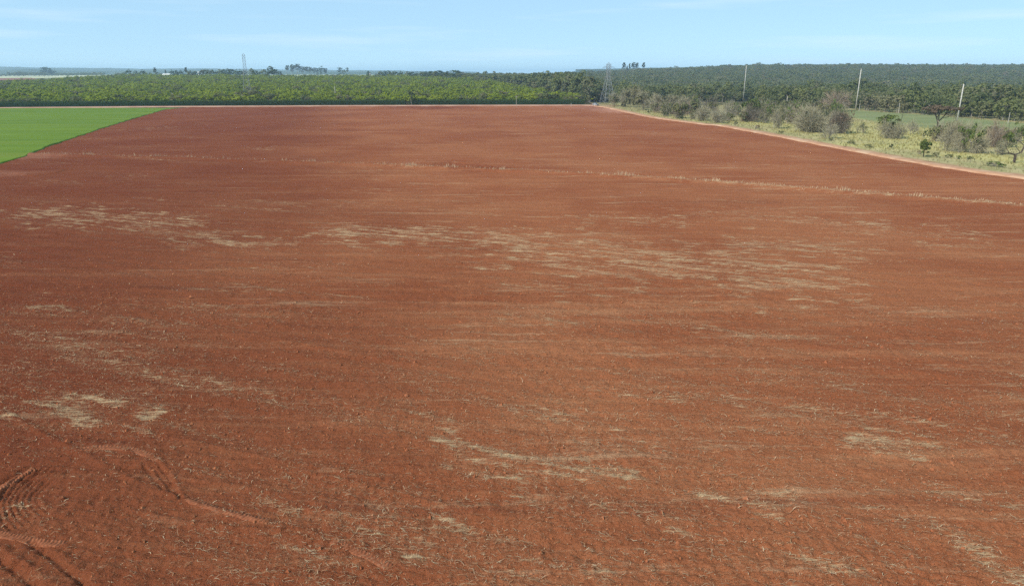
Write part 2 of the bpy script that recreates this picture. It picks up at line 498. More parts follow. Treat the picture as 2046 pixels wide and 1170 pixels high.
def left_x(y):
    ys = [p[1] for p in LEFT_EDGE][::1]; xs = [p[0] for p in LEFT_EDGE]
    y = np.asarray(y, float)
    x = np.interp(y, ys, xs)
    return np.where(y < ys[0], xs[0] + (ys[0] - y) * .3, x)

def road_x(y):
    return interp_poly(ROAD, y)

PATCHES = [  # straw left on the soil: two ends, half width in metres, thickness of the cover
 (80,425,330,445,2.4,.85),(365,470,510,488,1.8,.75),(490,530,620,545,1.2,.5),(560,545,760,572,.8,.5),(300,445,330,450,2,.5),
 (700,466,1020,476,2.4,.9),(900,505,1060,512,1.7,.6),(1060,490,1160,500,1.5,.45),(1180,437,1330,440,1.8,.75),(1460,430,1610,440,3,.65),
 (1080,460,1230,465,1.5,.5),(1130,502,1340,520,4.0,.85),(1340,520,1560,555,3.0,.95),(1240,540,1330,545,1.5,.65),(1080,570,1200,580,1.8,.6),
 (1150,590,1300,605,1,.5),(1300,600,1520,610,1.6,.45),(1060,625,1110,632,1.3,.65),(1400,660,1480,672,.8,.7),(1530,490,1700,503,2.2,.8),
 (1720,450,1880,462,2.3,.7),(1850,487,1960,493,1.2,.65),(1640,572,1720,585,.7,.65),(1950,495,2020,502,.8,.45),(70,810,240,822,1.1,1.0),
 (150,845,200,850,.5,.65),(265,862,300,868,.45,.7),(320,645,370,652,.7,.7),(20,740,70,745,.7,.55),(250,740,300,748,.6,.5),(60,615,130,620,.8,.6),
 (200,608,250,610,.6,.5),(910,880,1010,905,1.1,.85),(1040,905,1110,910,.6,.55),(1080,930,1230,945,1.1,.7),(960,955,1080,965,.7,.55),
 (1230,935,1270,950,.4,.55),(860,1035,920,1050,.6,.6),(790,1080,860,1100,.6,.7),(780,810,850,830,.5,.5),(1120,860,1370,885,1,.4),
 (1580,850,1660,860,.6,.5),(1740,880,1840,890,1.1,.85),(1780,910,1840,915,.7,.5),(1840,790,1900,825,.8,.55),(1490,972,1580,995,.5,.75),
 (1430,995,1540,1018,.5,.8),(1220,1090,1290,1110,.6,.65),(1120,1130,1200,1145,.5,.55),(1340,1060,1440,1085,.35,.65),(1350,1085,1420,1105,.3,.55),
 (1720,1020,1900,1050,.6,.5),(1960,1120,2046,1160,.7,.9),(1880,1050,1960,1080,.4,.6),(1590,1150,1660,1165,.5,.65),(600,1040,700,1100,1.2,.45),
 (30,1020,90,1030,.4,.6),(930,712,970,718,.4,.5),(830,760,900,780,.8,.35),(240,755,420,770,1.3,.35),(100,690,260,720,2,.3),(0,590,120,600,2,.35),
 (650,336,860,352,3,.5),(1500,372,1720,392,2.6,.55),(1330,368,1480,378,2.5,.4),(190,350,310,354,1.2,.55),(500,363,560,366,1.0,.5),
 (1850,250,1990,300,3,.0),(1370,285,1500,296,2.5,.3),(1450,300,1620,306,2.2,.35),(1690,330,1850,340,2,.3),(730,295,900,300,3,.25),(300,300,520,303,2,.25),
 (1650,630,1760,640,.9,.35),(1880,590,1950,604,.7,.45),(1690,950,1790,975,.8,.4),(1560,1040,1660,1070,.7,.35),(700,985,900,1010,1.3,.4),
 (1010,365,1180,375,2,.45),(1180,330,1330,338,2.4,.4),(560,300,700,304,2.5,.4),(380,262,520,266,4,.35),(900,262,1080,266,4,.35),(1120,285,1260,289,3,.35),(1560,335,1760,350,2,.5),
 (640,378,720,382,1.5,.5),(840,395,960,400,1.4,.45),(1380,400,1500,408,1.6,.45),(1640,415,1760,424,1.6,.5),(1900,440,2030,452,1.6,.5),(420,395,520,398,1.5,.4),(0,395,60,400,1.6,.4),
 (560,1000,800,1060,1.6,.55),(620,1100,760,1160,1.4,.5),(900,1090,1060,1130,1.2,.5),(1000,985,1200,1015,1.0,.5),(1500,1100,1700,1140,.9,.6),(1650,1060,1800,1100,.9,.55),(1240,1000,1400,1040,1.0,.45),(1850,980,2000,1010,.9,.5),(420,1080,520,1140,1.0,.4)]
TERRACE = [at(*q) for q in ((-60, 306), (90, 310), (350, 316.5), (600, 325.5), (800, 333), (960, 340), (1130, 348), (1300, 357), (1450, 367), (1600, 378.5), (1800, 394), (2046, 413), (2300, 432))]
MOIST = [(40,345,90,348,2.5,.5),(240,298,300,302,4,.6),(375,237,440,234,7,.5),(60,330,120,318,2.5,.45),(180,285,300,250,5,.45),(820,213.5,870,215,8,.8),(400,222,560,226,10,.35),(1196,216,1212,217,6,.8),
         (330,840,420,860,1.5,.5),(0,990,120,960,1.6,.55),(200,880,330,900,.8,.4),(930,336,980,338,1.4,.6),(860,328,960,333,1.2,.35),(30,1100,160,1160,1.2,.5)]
DUST = [(60,311,75,313,2,.35),(1170,215,1180,216,6,.5),(1222,218,1250,223,5,.9),(0,345,40,347,1.2,.25)]
RIDGES = [ # soil ridges and grooves: pixels of the line, half width, height
 ([(0,820),(60,850),(120,885),(180,915),(250,955),(330,985),(400,1010),(470,1030),(560,1052)],.22,.10),
 ([(315,926),(340,955),(356,983),(362,994)],.13,-.17),([(303,930),(325,955),(342,978)],.10,-.13),([(288,932),(310,957),(328,980)],.10,-.10),
 ([(318,922),(344,952),(360,982),(366,992)],.12,.10),
 ([(0,1115),(30,1137),(70,1168),(100,1190)],.22,-.22),([(62,1085),(110,1118),(180,1172),(220,1205)],.16,-.20),([(0,1095),(60,1138),(120,1180)],.2,.10),
 ([(0,965),(30,947),(70,928)],.14,-.16),([(0,993),(40,968),(75,945)],.12,-.12),
 ([(300,590),(440,602),(570,613)],.25,.12),([(270,576),(420,590)],.2,.09),([(320,873),(460,898),(600,929),(760,960)],.14,.10),
 ([(345,952),(440,965),(540,985)],.14,.09),([(380,905),(520,930)],.12,.07),([(610,945),(720,970),(900,1010)],.14,.08),
 ([(560,680),(760,716),(960,750)],.25,.09),([(260,1020),(420,1048),(560,1062)],.16,.09),([(1040,1075),(1200,1120)],.12,-.09),
 ([(846,334),(868,327),(910,324.5),(960,329),(988,336)],.45,.20),([(872,335),(905,330),(950,333)],.4,-.2),([(676,328),(698,322.5),(745,321)],.4,.18),([(30,347),(70,351),(110,346),(125,340)],.5,.2)]
for k in range(7):
    a = k / 6
    o_ = [(60,935),(25,960),(5,985),(-4,1010),(4,1038),(22,1056)]; i_ = [(140,942),(100,965),(78,985),(72,1000),(82,1015),(100,1026)]
    RIDGES.append(([(p[0]+(q[0]-p[0])*a, p[1]+(q[1]-p[1])*a) for p, q in zip(o_, i_)], .075, -.13 + .05 * a))

def seg_dist(x, y, pts):
    """distance to a polyline and arc length along it"""
    best = np.full(x.shape, 1e9); arc = np.zeros(x.shape); s0 = 0.0
    for (ax, ay), (bx, by) in zip(pts[:-1], pts[1:]):
        dx, dy = bx - ax, by - ay; L = math.hypot(dx, dy)
        t = np.clip(((x - ax) * dx + (y - ay) * dy) / (L * L), 0, 1)
        d = np.hypot(x - ax - t * dx, y - ay - t * dy)
        arc = np.where(d < best, s0 + t * L, arc); best = np.minimum(best, d); s0 += L
    return best, arc

def patch_sum(x, y, plist, seed=0, edge=1.0):
    out = np.zeros(x.shape)
    wob = fbm(x * .35, y * .35, 40 + seed, 3)
    for (a, b, c, d, w, st) in plist:
        p, q = at(a, b), at(c, d); w = w * (1 + 1.15 * min(max((p[1] - 35) / 40, 0), 1)); m = 3.5 * w + 1
        sel = np.nonzero((x > min(p[0], q[0]) - m) & (x < max(p[0], q[0]) + m) & (y > min(p[1], q[1]) - m) & (y < max(p[1], q[1]) + m))[0]
        if len(sel) == 0: continue
        dist, _ = seg_dist(x[sel], y[sel], [p, q])
        dist = dist / w + .85 * wob[sel] * edge
        out[sel] = np.maximum(out[sel], st * 1.1 * (1 - sstep(.15, 2.2, dist)))
    return out

CF, SF = math.cos(FUR), math.sin(FUR)
def straw_mask(x, y):
    al, ac = x * CF + y * SF, -x * SF + y * CF
    s = patch_sum(x, y, [(a, b, c, d, w * (1.25 if b > 780 else 1.15), min(1.1, st * (1.25 if b > 780 else 1.15))) for a, b, c, d, w, st in PATCHES]) * (.50 + .70 * sstep(-.7, .6, fbm(al / 8, ac / .9, 29, 3)))
    ac = ac + 1.5 * pn(al / 40, ac / 30, 9)
    st = fbm(al / 14, ac / 1.3, 21, 3)
    big = fbm(x / 38, y / 30, 33, 2)
    med = fbm(al / 30, ac / 3.2, 25, 4)
    s = np.maximum(s, .80 * sstep(.0, .95, med + .5 * big))
    s = np.maximum(s, .66 * sstep(.0, .9, st + .7 * big))
    fine = fbm(al / 3.5, ac / .45, 23, 2)
    s = np.maximum(s, .55 * sstep(.15, 1.1, fine + .4 * big))
    s = s * (.75 + .45 * sstep(-.7, .6, fbm(al / 2.5, ac / .6, 27, 2)))
    d, arc = seg_dist(x, y, TERRACE)
    d2 = d + .4 * pn(al / 3, ac / 3, 6)
    ww = 1 + 1.2 * sstep(10, 55, x) * (.7 + .6 * pn(arc / 11, arc * 0 + 3, 8))
    s = np.maximum(s, 1.0 * (1 - sstep(.3 * ww, 1.35 * ww, d2)) * np.clip(.95 + .6 * fbm(arc / 7, arc * 0, 8, 3), 0, 1) * (.62 + .43 * sstep(-30, 40, x)))
    side = np.where(y < interp_poly(TERRACE, x) if False else False, 1, 0)
    return np.clip(s, 0, 1.1)

def terrace_y(x):
    xs = np.array([p[0] for p in TERRACE]); ys = np.array([p[1] for p in TERRACE])
    return np.interp(x, xs, ys)

def soil_h(x, y, sp):
    """height of the tilled surface; sp = spacing of the samples, so that fine relief fades where the sheet cannot carry it"""
    def fade(lam): return np.clip(lam / (2.2 * sp) - .6, 0, 1)
    al, ac = x * CF + y * SF, -x * SF + y * CF
    acw = ac + 1.5 * pn(al / 40, ac / 30, 9)
    rough = .75 + .5 * pn(x / 9, y / 9, 71)
    h = .10 * pn(x / 6, y / 6, 1) + .08 * pn(x / 45, y / 45, 2)
    h = h + .035 * np.sin(2 * math.pi * acw / 2.6 + .8 * pn(al / 12, ac / 12, 4)) * fade(1.3)
    h = h + .03 * np.sin(2 * math.pi * acw / .52 + pn(al / 4, ac / 4, 5)) * (.5 + .8 * np.abs(pn(al / 10, ac / 2, 7))) * fade(.26)
    h = h + rough * (.07 * pn(x / .8, y / .8, 11) * fade(.8) + .075 * pn(x / .36, y / .36, 12) * fade(.36) + .045 * pn(x / .17, y / .17, 13) * fade(.17))
    clod = pn(x / .30, y / .30, 14) + .5 * pn(x / .14, y / .14, 15)
    h = h + rough * .16 * sstep(.3, .95, clod) * fade(.2)
    d, _ = seg_dist(x, y, TERRACE)
    h = h + .45 * np.exp(-(d / 1.6) ** 2)
    for pts, w, hh in RIDGES:
        g = [at(*p) for p in pts]; m = 4 * w
        xs = [p[0] for p in g]; ys = [p[1] for p in g]
        sel = np.nonzero((x > min(xs) - m) & (x < max(xs) + m) & (y > min(ys) - m) & (y < max(ys) + m))[0]
        if len(sel) == 0: continue
        dd, aa = seg_dist(x[sel], y[sel], g)
        h[sel] += 1.25 * hh * np.exp(-(dd / w) ** 2) * (.75 + .5 * pn(aa / .5, aa * 0 + hh, 3))
    return h

def build_field():
    ny, nx = 940, 900
    ys = np.geomspace(13, 474, ny)
    fx = .79 * (ys + 6.3) + 4
    l = np.maximum(-fx, left_x(ys) - 1.0); r = np.minimum(fx, road_x(ys) + 1.0)
    t = np.linspace(0, 1, nx)
    x = l[:, None] + (r - l)[:, None] * t[None]; y = np.repeat(ys[:, None], nx, 1)
    # bend the last rows to the far edge of the field
    sp = np.repeat(np.maximum((r - l) / nx, np.gradient(ys))[:, None], nx, 1)
    x, y, sp = x.ravel(), y.ravel(), sp.ravel()
    z = soil_h(x, y, sp)
    attrs = dict(straw=straw_mask(x, y), moist_and_shade=patch_sum(x, y, MOIST, 3), dust=patch_sum(x, y, DUST, 5))
    e = np.minimum(x - left_x(y), 99)
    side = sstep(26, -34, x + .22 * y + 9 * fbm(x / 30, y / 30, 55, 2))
    attrs['moist_and_shade'] = np.maximum(attrs['moist_and_shade'], .80 * side)  # viewing-angle darkening of the left field, painted into the soil colour
    attrs['moist_and_shade'] = np.maximum(attrs['moist_and_shade'], .22 * sstep(110, 260, y + 25 * fbm(x / 60, y / 40, 58, 2)))  # soil toned darker towards the far end
    attrs['moist_and_shade'] = np.maximum(attrs['moist_and_shade'], .45 * (1 - sstep(.5, 5, np.abs(e))) * sstep(110, 150, y))  # soil toned darker along the crop edge
    co = np.stack([x, y, z], -1)
    i = np.arange(ny - 1)[:, None] * nx; j = np.arange(nx - 1)[None]
    f = np.stack([i + j, i + j + 1, i + nx + j + 1, i + nx + j], -1).reshape(-1, 4)
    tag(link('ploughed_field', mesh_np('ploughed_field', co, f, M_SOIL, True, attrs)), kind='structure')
    # coarse continuation of the field around and behind the viewpoint
    gx, gy = np.meshgrid(np.linspace(-110, 110, 90), np.linspace(-60, 140, 80))
    gx, gy = gx.ravel(), gy.ravel()
    gz = .10 * pn(gx / 6, gy / 6, 1) + .08 * pn(gx / 45, gy / 45, 2) - .38
    n = 90; i = np.arange(79)[:, None] * n; j = np.arange(89)[None]
    f = np.stack([i + j, i + j + 1, i + n + j + 1, i + n + j], -1).reshape(-1, 4)
    zz = np.zeros(len(gx))
    tag(link('field_margin', mesh_np('field_margin', np.stack([gx, gy, gz], -1), f, M_SOIL, True, dict(straw=zz, moist_and_shade=zz, dust=zz))), kind='structure')
build_field()

# ---- straw and clods lying on the soil ---------------------------------
NR = np.random.default_rng(7)
def ground_samples(n, y0, y1, pw=1.0):
    """points spread over the visible field between two distances"""
    y = y0 + (y1 - y0) * NR.random(n) ** pw
    x = (NR.random(n) * 2 - 1) * (.78 * (y + 6.3) + 3)
    ok = (x > left_x(y) + 1) & (x < road_x(y) - 1)
    return x[ok], y[ok]

def straw_mesh(name, x, y, ln, wd, lift, pitch, tint, ang):
    n = len(x); z0 = soil_h(x, y, np.full(n, .08)) + lift
    dx, dy = np.cos(ang), np.sin(ang)
    bend = NR.normal(0, .32, n)
    co = np.zeros((n, 6, 3))
    for k, s in enumerate((-.5, 0, .5)):
        off = (0 if s == 0 else 1) * bend * ln * .5
        cx, cy = x + dx * s * ln - dy * off, y + dy * s * ln + dx * off
        cz = z0 + (s + .5) * ln * np.sin(pitch) + (.02 if s == 0 else 0)
        w = wd * (.5 if s else .55) * (.4 if s == .5 else 1)
        co[:, 2 * k] = np.stack([cx - dy * w, cy + dx * w, cz], -1)
        co[:, 2 * k + 1] = np.stack([cx + dy * w, cy - dx * w, cz + .3 * w], -1)
    b = np.arange(n)[:, None] * 6
    f = np.concatenate([b + np.array([0, 1, 3, 2]), b + np.array([2, 3, 5, 4])])
    return mesh_np(name, co.reshape(-1, 3), f, M_STRAW, False, dict(tint=np.repeat(tint, 6)))

def build_straw():
    X, Y = [], []
    for n, y0, y1, pw in ((420000, 14, 60, .8), (200000, 60, 120, 1)):
        x, y = ground_samples(n, y0, y1, pw)
        s = straw_mask(x, y)
        prob = .075 + .70 * np.clip(s, 0, 1) ** 1.4
        k = NR.random(len(x)) < prob
        X.append(x[k]); Y.append(y[k])
    x, y = np.concatenate(X), np.concatenate(Y)
    n = len(x)
    ln = .06 + .36 * NR.random(n) ** 2.8; wd = (.004 + .018 * NR.random(n) ** 3) * (1 + .012 * y)
    ang = np.where(NR.random(n) < .68, FUR + NR.normal(0, .5, n), NR.uniform(0, 6.28, n))
    me = straw_mesh('straw_litter', x, y, ln, wd, NR.uniform(.0, .05, n), NR.normal(0, .18, n), NR.random(n) ** 1.5, ang)
    print('straw', n)
    tag(link('straw_litter', me), 'pale dry straw and crop residue scattered over the red ploughed soil', 'straw', kind='stuff')
    # straw left standing along the terrace bank
    arc = NR.random(4200); k = arc * (len(TERRACE) - 1); i = np.minimum(k.astype(int), len(TERRACE) - 2); fr = k - i
    T = np.array(TERRACE); p = T[i] + (T[i + 1] - T[i]) * fr[:, None]
    x = p[:, 0] + NR.normal(0, .35, len(p)); y = p[:, 1] + NR.normal(0, .45, len(p))
    tall = sstep(.2, 1.0, fbm(x / 5, y * 0, 51, 3) + .25)
    keep = NR.random(len(x)) < .35 + .5 * tall
    keep &= x > left_x(y) + 2
    x, y, tall = x[keep], y[keep], tall[keep]; n = len(x)
    h = NR.uniform(.1, .4, n) + tall * NR.uniform(0, .7, n); w = NR.uniform(.02, .06, n); a = NR.uniform(0, 6.28, n)
    lx, ly = NR.normal(0, .22, n) * h, NR.normal(0, .22, n) * h
    z = soil_h(x, y, np.full(n, .4)) - .05
    co = np.zeros((n, 4, 3))
    co[:, 0] = np.stack([x - np.cos(a) * w, y - np.sin(a) * w, z], -1); co[:, 1] = np.stack([x + np.cos(a) * w, y + np.sin(a) * w, z], -1)
    co[:, 2] = np.stack([x + lx + np.cos(a) * w * .4, y + ly + np.sin(a) * w * .4, z + h], -1); co[:, 3] = np.stack([x + lx - np.cos(a) * w * .4, y + ly - np.sin(a) * w * .4, z + h], -1)
    me = mesh_np('standing_straw', co.reshape(-1, 3), np.arange(n * 4).reshape(-1, 4), M_STRAW, False, dict(tint=np.repeat(NR.uniform(.5, 1, n), 4)))
    tag(link('standing_straw', me), 'line of dry straw stalks standing along the low bank across the field', 'straw', kind='stuff')
build_straw()

def build_clods():
    x, y = ground_samples(34000, 14, 75, .75)
    keep = NR.random(len(x)) < .35 + .65 * sstep(-.2, .6, pn(x / 5, y / 5, 91)); x, y = x[keep], y[keep]
    n = len(x); s = .020 + .07 * NR.random(n) ** 3.2
    big = NR.random(n) < .010; s = np.where(big, NR.uniform(.09, .16, n), s)
    base = np.array([(1,0,0),(0,1,0),(-1,0,0),(0,-1,0),(0,0,1),(0,0,-.4)], float)
    tri = np.array([(0,1,4),(1,2,4),(2,3,4),(3,0,4),(1,0,5),(2,1,5),(3,2,5),(0,3,5)])
    v = base[None] * s[:, None, None] * NR.uniform(.6, 1.4, (n, 6, 1)); v += NR.normal(0, .18, (n, 6, 3)) * s[:, None, None]
    a = NR.uniform(0, 6.28, n); c, d = np.cos(a)[:, None], np.sin(a)[:, None]
    vx, vy = v[..., 0] * c - v[..., 1] * d, v[..., 0] * d + v[..., 1] * c
    z = soil_h(x, y, np.full(n, .08))
    co = np.stack([vx + x[:, None], vy + y[:, None], v[..., 2] + (z + s * .05)[:, None]], -1).reshape(-1, 3)
    f = (np.arange(n)[:, None, None] * 6 + tri[None]).reshape(-1, 3)
    tag(link('soil_clods', mesh_np('soil_clods', co, f, M_CLOD)), 'loose red clods strewn over the tilled soil in the foreground', 'soil', kind='stuff')
build_clods()

# ---- tyre prints --------------------------------------------------------
def tyre_print(pix, width, period, bar=.035, lift=.0):
    g = np.array([at(*p) for p in pix])
    # smooth resample
    d = np.concatenate([[0], np.cumsum(np.hypot(*np.diff(g, axis=0).T))]); L = d[-1]
    ns = int(L / .03); s = np.linspace(0, L, ns)
    x = np.interp(s, d, g[:, 0]); y = np.interp(s, d, g[:, 1])
    k = np.ones(41) / 41; pad = lambda a: np.convolve(np.pad(a, 20, mode='edge'), k, 'valid')
    x, y = pad(x), pad(y)
    tx, ty = np.gradient(x), np.gradient(y); l = np.hypot(tx, ty) + 1e-9; nx_, ny_ = -ty / l, tx / l
    q = np.linspace(-1, 1, 15)
    X = x[:, None] + nx_[:, None] * q[None] * width / 2; Y = y[:, None] + ny_[:, None] * q[None] * width / 2
    S = s[:, None] + np.abs(q)[None] * period * .6
    bars = sstep(-.2, .5, np.sin(2 * math.pi * S / period))
    end = sstep(0, .5, s)[:, None] * sstep(0, .5, L - s)[:, None]
    Z = soil_h(X.ravel(), Y.ravel(), np.full(X.size, .6)).reshape(X.shape)
    Z = Z + (lift + bar * bars * (1 - sstep(.8, 1, np.abs(q)))[None] + .012 * pn(X / .12, Y / .12, 5)) * end - (1 - end) * .06
    Z[:, 0] -= .10; Z[:, -1] -= .10
    m = len(q); i = np.arange(ns - 1)[:, None] * m; j = np.arange(m - 1)[None]
    f = np.stack([i + j, i + j + 1, i + m + j + 1, i + m + j], -1).reshape(-1, 4)
    tag(link('tyre_track', mesh_np('tyre_track', np.stack([X, Y, Z], -1).reshape(-1, 3), f, M_TRACK, True)), kind='structure')
tyre_print([(145,901),(180,897),(215,895),(260,900),(300,911),(322,926)], .50, .20, .04, .02)
tyre_print([(364,993),(400,1006),(450,1023),(500,1036),(550,1047)], .50, .20, .04, .02)
tyre_print([(-60,1010),(0,976),(40,952),(82,929)], .42, .17, .04, .02)
tyre_print([(-60,1050),(0,1066),(40,1077),(80,1084),(140,1087)], .46, .19, .04, .02)
tyre_print([(655,1078),(700,1098),(750,1118),(790,1140)], .46, .19, .04, .02)

# ---- dirt road, far path, crop fields ----------------------------------
def ribbon(name, pts, w, mat, dz, camber=.05, ruts=True):
    g = np.array(pts, float); d = np.concatenate([[0], np.cumsum(np.hypot(*np.diff(g, axis=0).T))])
    s = np.linspace(0, d[-1], max(int(d[-1] / 1.2), 8)); x = np.interp(s, d, g[:, 0]); y = np.interp(s, d, g[:, 1])
    k = np.ones(7) / 7; pad = lambda a: np.convolve(np.pad(a, 3, mode='edge'), k, 'valid')
    x, y = pad(x), pad(y)
    tx, ty = np.gradient(x), np.gradient(y); l = np.hypot(tx, ty) + 1e-9
    q = np.linspace(-1, 1, 13); ww = w / 2 * (1 + .12 * pn(s / 9, s * 0, 3))
    X = x[:, None] - (ty / l * ww)[:, None] * q[None]; Y = y[:, None] + (tx / l * ww)[:, None] * q[None]
    Z = terr(X, Y) + dz + .03 * pn(X / 1.5, Y / 1.5, 4)
    if ruts: Z = Z - .07 * np.exp(-((np.abs(q) - .45) / .15) ** 2)[None]
    Z[:, 0] -= .55; Z[:, -1] -= .55
    m = len(q); i = np.arange(len(s) - 1)[:, None] * m; j = np.arange(m - 1)[None]
    f = np.stack([i + j, i + m + j, i + m + j + 1, i + j + 1], -1).reshape(-1, 4)
    return tag(link(name, mesh_np(name, np.stack([X, Y, Z], -1).reshape(-1, 3), f, mat, True)), kind='structure')
ribbon('dirt_road', [(p[0] + .8, p[1]) for p in ROAD], 3.4, M_ROAD, .34)
ribbon('farm_track', [(-480, 400)] + FAR_EDGE[1:-1] + [(48, 467), (59, 462), (66, 447)], 7.0, M_PATH, .46, ruts=False)

# left crop field: a knee-high green crop standing above the soil
def crop_left(y): return -.9 * y - 120
def crop_top(x): return np.interp(x, [p[0] for p in FAR_EDGE], [p[1] for p in FAR_EDGE]) - 6.5
def build_crop():
    n, m = 150, 170
    t = np.linspace(0, 1, n); q = np.linspace(0, 1, m)
    T, Q = np.meshgrid(t, q, indexing='ij')
    yb = 112 + T * 320
    xr = left_x(yb) + .7 * pn(yb / 6, yb * 0, 3) - 0.8; xl = -.85 * yb - 150
    x = xr + (xl - xr) * Q ** 1.6; y = yb + 0 * x
    y = np.minimum(y, crop_top(x) - .02 * (1 - T))
    z = .26 + .05 * fbm(x / 1.5, y / 1.5, 4, 2) + .12 * pn(x / 30, y / 20, 8)
    z[:, 0] = -.2; z[:, 1] = .04 + .05 * pn(yb[:, 1] / 2, yb[:, 1] * 0, 4); z[:, 2] *= .6; z[-1] = -.2
    f0 = np.arange(n - 1)[:, None] * m; j = np.arange(m - 1)[None]
    f = np.stack([f0 + j, f0 + m + j, f0 + m + j + 1, f0 + j + 1], -1).reshape(-1, 4)
    tag(link('green_crop', mesh_np('green_crop', np.stack([x, y, z], -1).reshape(-1, 3), f, M_CROP, True)), 'bright green young crop filling the field left of the ploughed soil', 'crop', kind='stuff')
build_crop()

# scrub strip right of the road
YELLOW = [(1840,272,1900,280,9,1.0),(1870,288,1905,296,3,1.0),(1470,247,1540,250,3,.9),(1600,264,1680,270,3,.9),(1690,292,1830,297,3,.9),(1950,315,2046,325,3,.9),
          (2020,268,2046,276,8,.9),(1735,250,1765,258,7,.55),(1560,252,1600,258,3,.7),(1700,275,1760,282,4,.7),(1280,228,1400,240,7,.4),(1850,255,1900,262,8,.8)]
def scrub_attrs(x, y):
    e = x - road_x(y) - 1.2
    n = fbm(x / 2.5, y / 4, 12, 2)
    return dict(yellow=np.clip(patch_sum(x, y, YELLOW, 9) + .16 * sstep(0, .8, fbm(x / 12, y / 16, 17, 2)), 0, 1), soil=.9 * (1 - sstep(1.2, 3.6, e + n)))
quad_strip_patch('grassland', lambda y: road_x(y) + 2.2, lambda y: interp_poly(FOREST_EDGE + [(380, 20)], y) + 14, np.linspace(70, 505, 280), M_GRASS, .30, 110, .16, scrub_attrs)
# pale green crop strip beyond the scrub
G1 = [at(*q) for q in ((1694, 236), (1760, 247), (1840, 259), (1930, 262), (2046, 274), (2200, 296))]; G2 = [at(*q) for q in ((1690, 220.5), (1760, 226), (1860, 232), (2046, 249), (2200, 265))]
def build_far_crop():
    g1, g2 = np.array(G1), np.array(G2)
    t = np.linspace(0, 1, 60)
    a = np.stack([np.interp(t, np.linspace(0, 1, len(g1)), g1[:, k]) for k in (0, 1)], -1); b = np.stack([np.interp(t, np.linspace(0, 1, len(g2)), g2[:, k]) for k in (0, 1)], -1)
    q = np.linspace(0, 1, 30)
    P = a[:, None] + (b - a)[:, None] * q[None, :, None]
    z = .62 + .07 * pn(P[..., 0] / 2, P[..., 1] / 2, 2); z[0] = z[-1] = .0; z[:, 0] = .0; z[:, -1] = .0
    co = np.concatenate([P, z[..., None]], -1).reshape(-1, 3)
    i = np.arange(59)[:, None] * 30; j = np.arange(29)[None]
    f = np.stack([i + j, i + j + 1, i + 30 + j + 1, i + 30 + j], -1).reshape(-1, 4)
    tag(link('grass_crop', mesh_np('grass_crop', co, f, M_CROP_FAR, True)), 'strip of pale green crop between the scrub and the wood', 'crop', kind='stuff')
build_far_crop()

# grass tufts in the scrub strip
def build_grass():
    n = 60000
    y = 105 + 390 * NR.random(n) ** 1.15; x = road_x(y) + 3.2 + NR.random(n) * (interp_poly(FOREST_EDGE, y) - road_x(y))
    at_ = scrub_attrs(x, y)
    ok = (NR.random(n) > .85 * at_['soil']) & (NR.random(n) < .5 + .5 * sstep(-.4, .5, pn(x / 4, y / 4, 61)))
    ok &= ~((x > np.interp(y, [p[1] for p in G2][::-1], [p[0] for p in G2][::-1]) - 60) & False)
    x, y, yl = x[ok], y[ok], at_['yellow'][ok]; n = len(x)
    h = NR.uniform(.15, .5, n) * (1 + .5 * yl); w = NR.uniform(.10, .28, n); a = NR.uniform(0, 6.28, n)
    lx, ly = NR.normal(0, .3, n) * h, NR.normal(0, .3, n) * h
    z = np.full(n, .25)
    co = np.zeros((n, 4, 3)); c, s = np.cos(a), np.sin(a)
    co[:, 0] = np.stack([x - c * w * .5, y - s * w * .5, z], -1); co[:, 1] = np.stack([x + c * w * .5, y + s * w * .5, z], -1)
    co[:, 2] = np.stack([x + lx + c * w, y + ly + s * w, z + h], -1); co[:, 3] = np.stack([x + lx - c * w, y + ly - s * w, z + h * .8], -1)
    tag(link('dry_grass', mesh_np('dry_grass', co.reshape(-1, 3), np.arange(4 * n).reshape(-1, 4), M_TUFT, False, dict(yellow=np.repeat(yl, 4), tint=np.repeat(NR.random(n), 4)))),
        'tall dry and yellow grass growing right of the dirt road', 'grass', kind='stuff')
build_grass()

# far plain: fields beyond the orchard
def far_field(name, pix, mat, z, dz):
    pts = [atp for atp in (at(px, py, z) for px, py in pix)]
    n = 26
    a, b, c, d = [np.array(p) for p in pts]
    u, v = np.meshgrid(np.linspace(0, 1, n), np.linspace(0, 1, n))
    P = (a * (1 - u)[..., None] + b * u[..., None]) * (1 - v)[..., None] + (d * (1 - u)[..., None] + c * u[..., None]) * v[..., None]
    zz = terr(P[..., 0], P[..., 1]) + dz
    co = np.concatenate([P, zz[..., None]], -1).reshape(-1, 3)
    i = np.arange(n - 1)[:, None] * n; j = np.arange(n - 1)[None]
    f = np.stack([i + j, i + j + 1, i + n + j + 1, i + n + j], -1).reshape(-1, 4)
    tag(link(name, mesh_np(name, co, f, mat, True)), kind='structure')
far_field('stubble_field', [(-300, 156.5), (820, 153), (820, 148.6), (-300, 149)], M_PALE, 9, .5)
far_field('bare_field', [(-200, 163), (75, 160.5), (62, 156.5), (-200, 157)], M_FARSOIL, 6, .8)
far_field('pasture', [(-200, 176), (40, 170.5), (40, 164.5), (-200, 165.5)], M_FARGREEN, 5, .8)

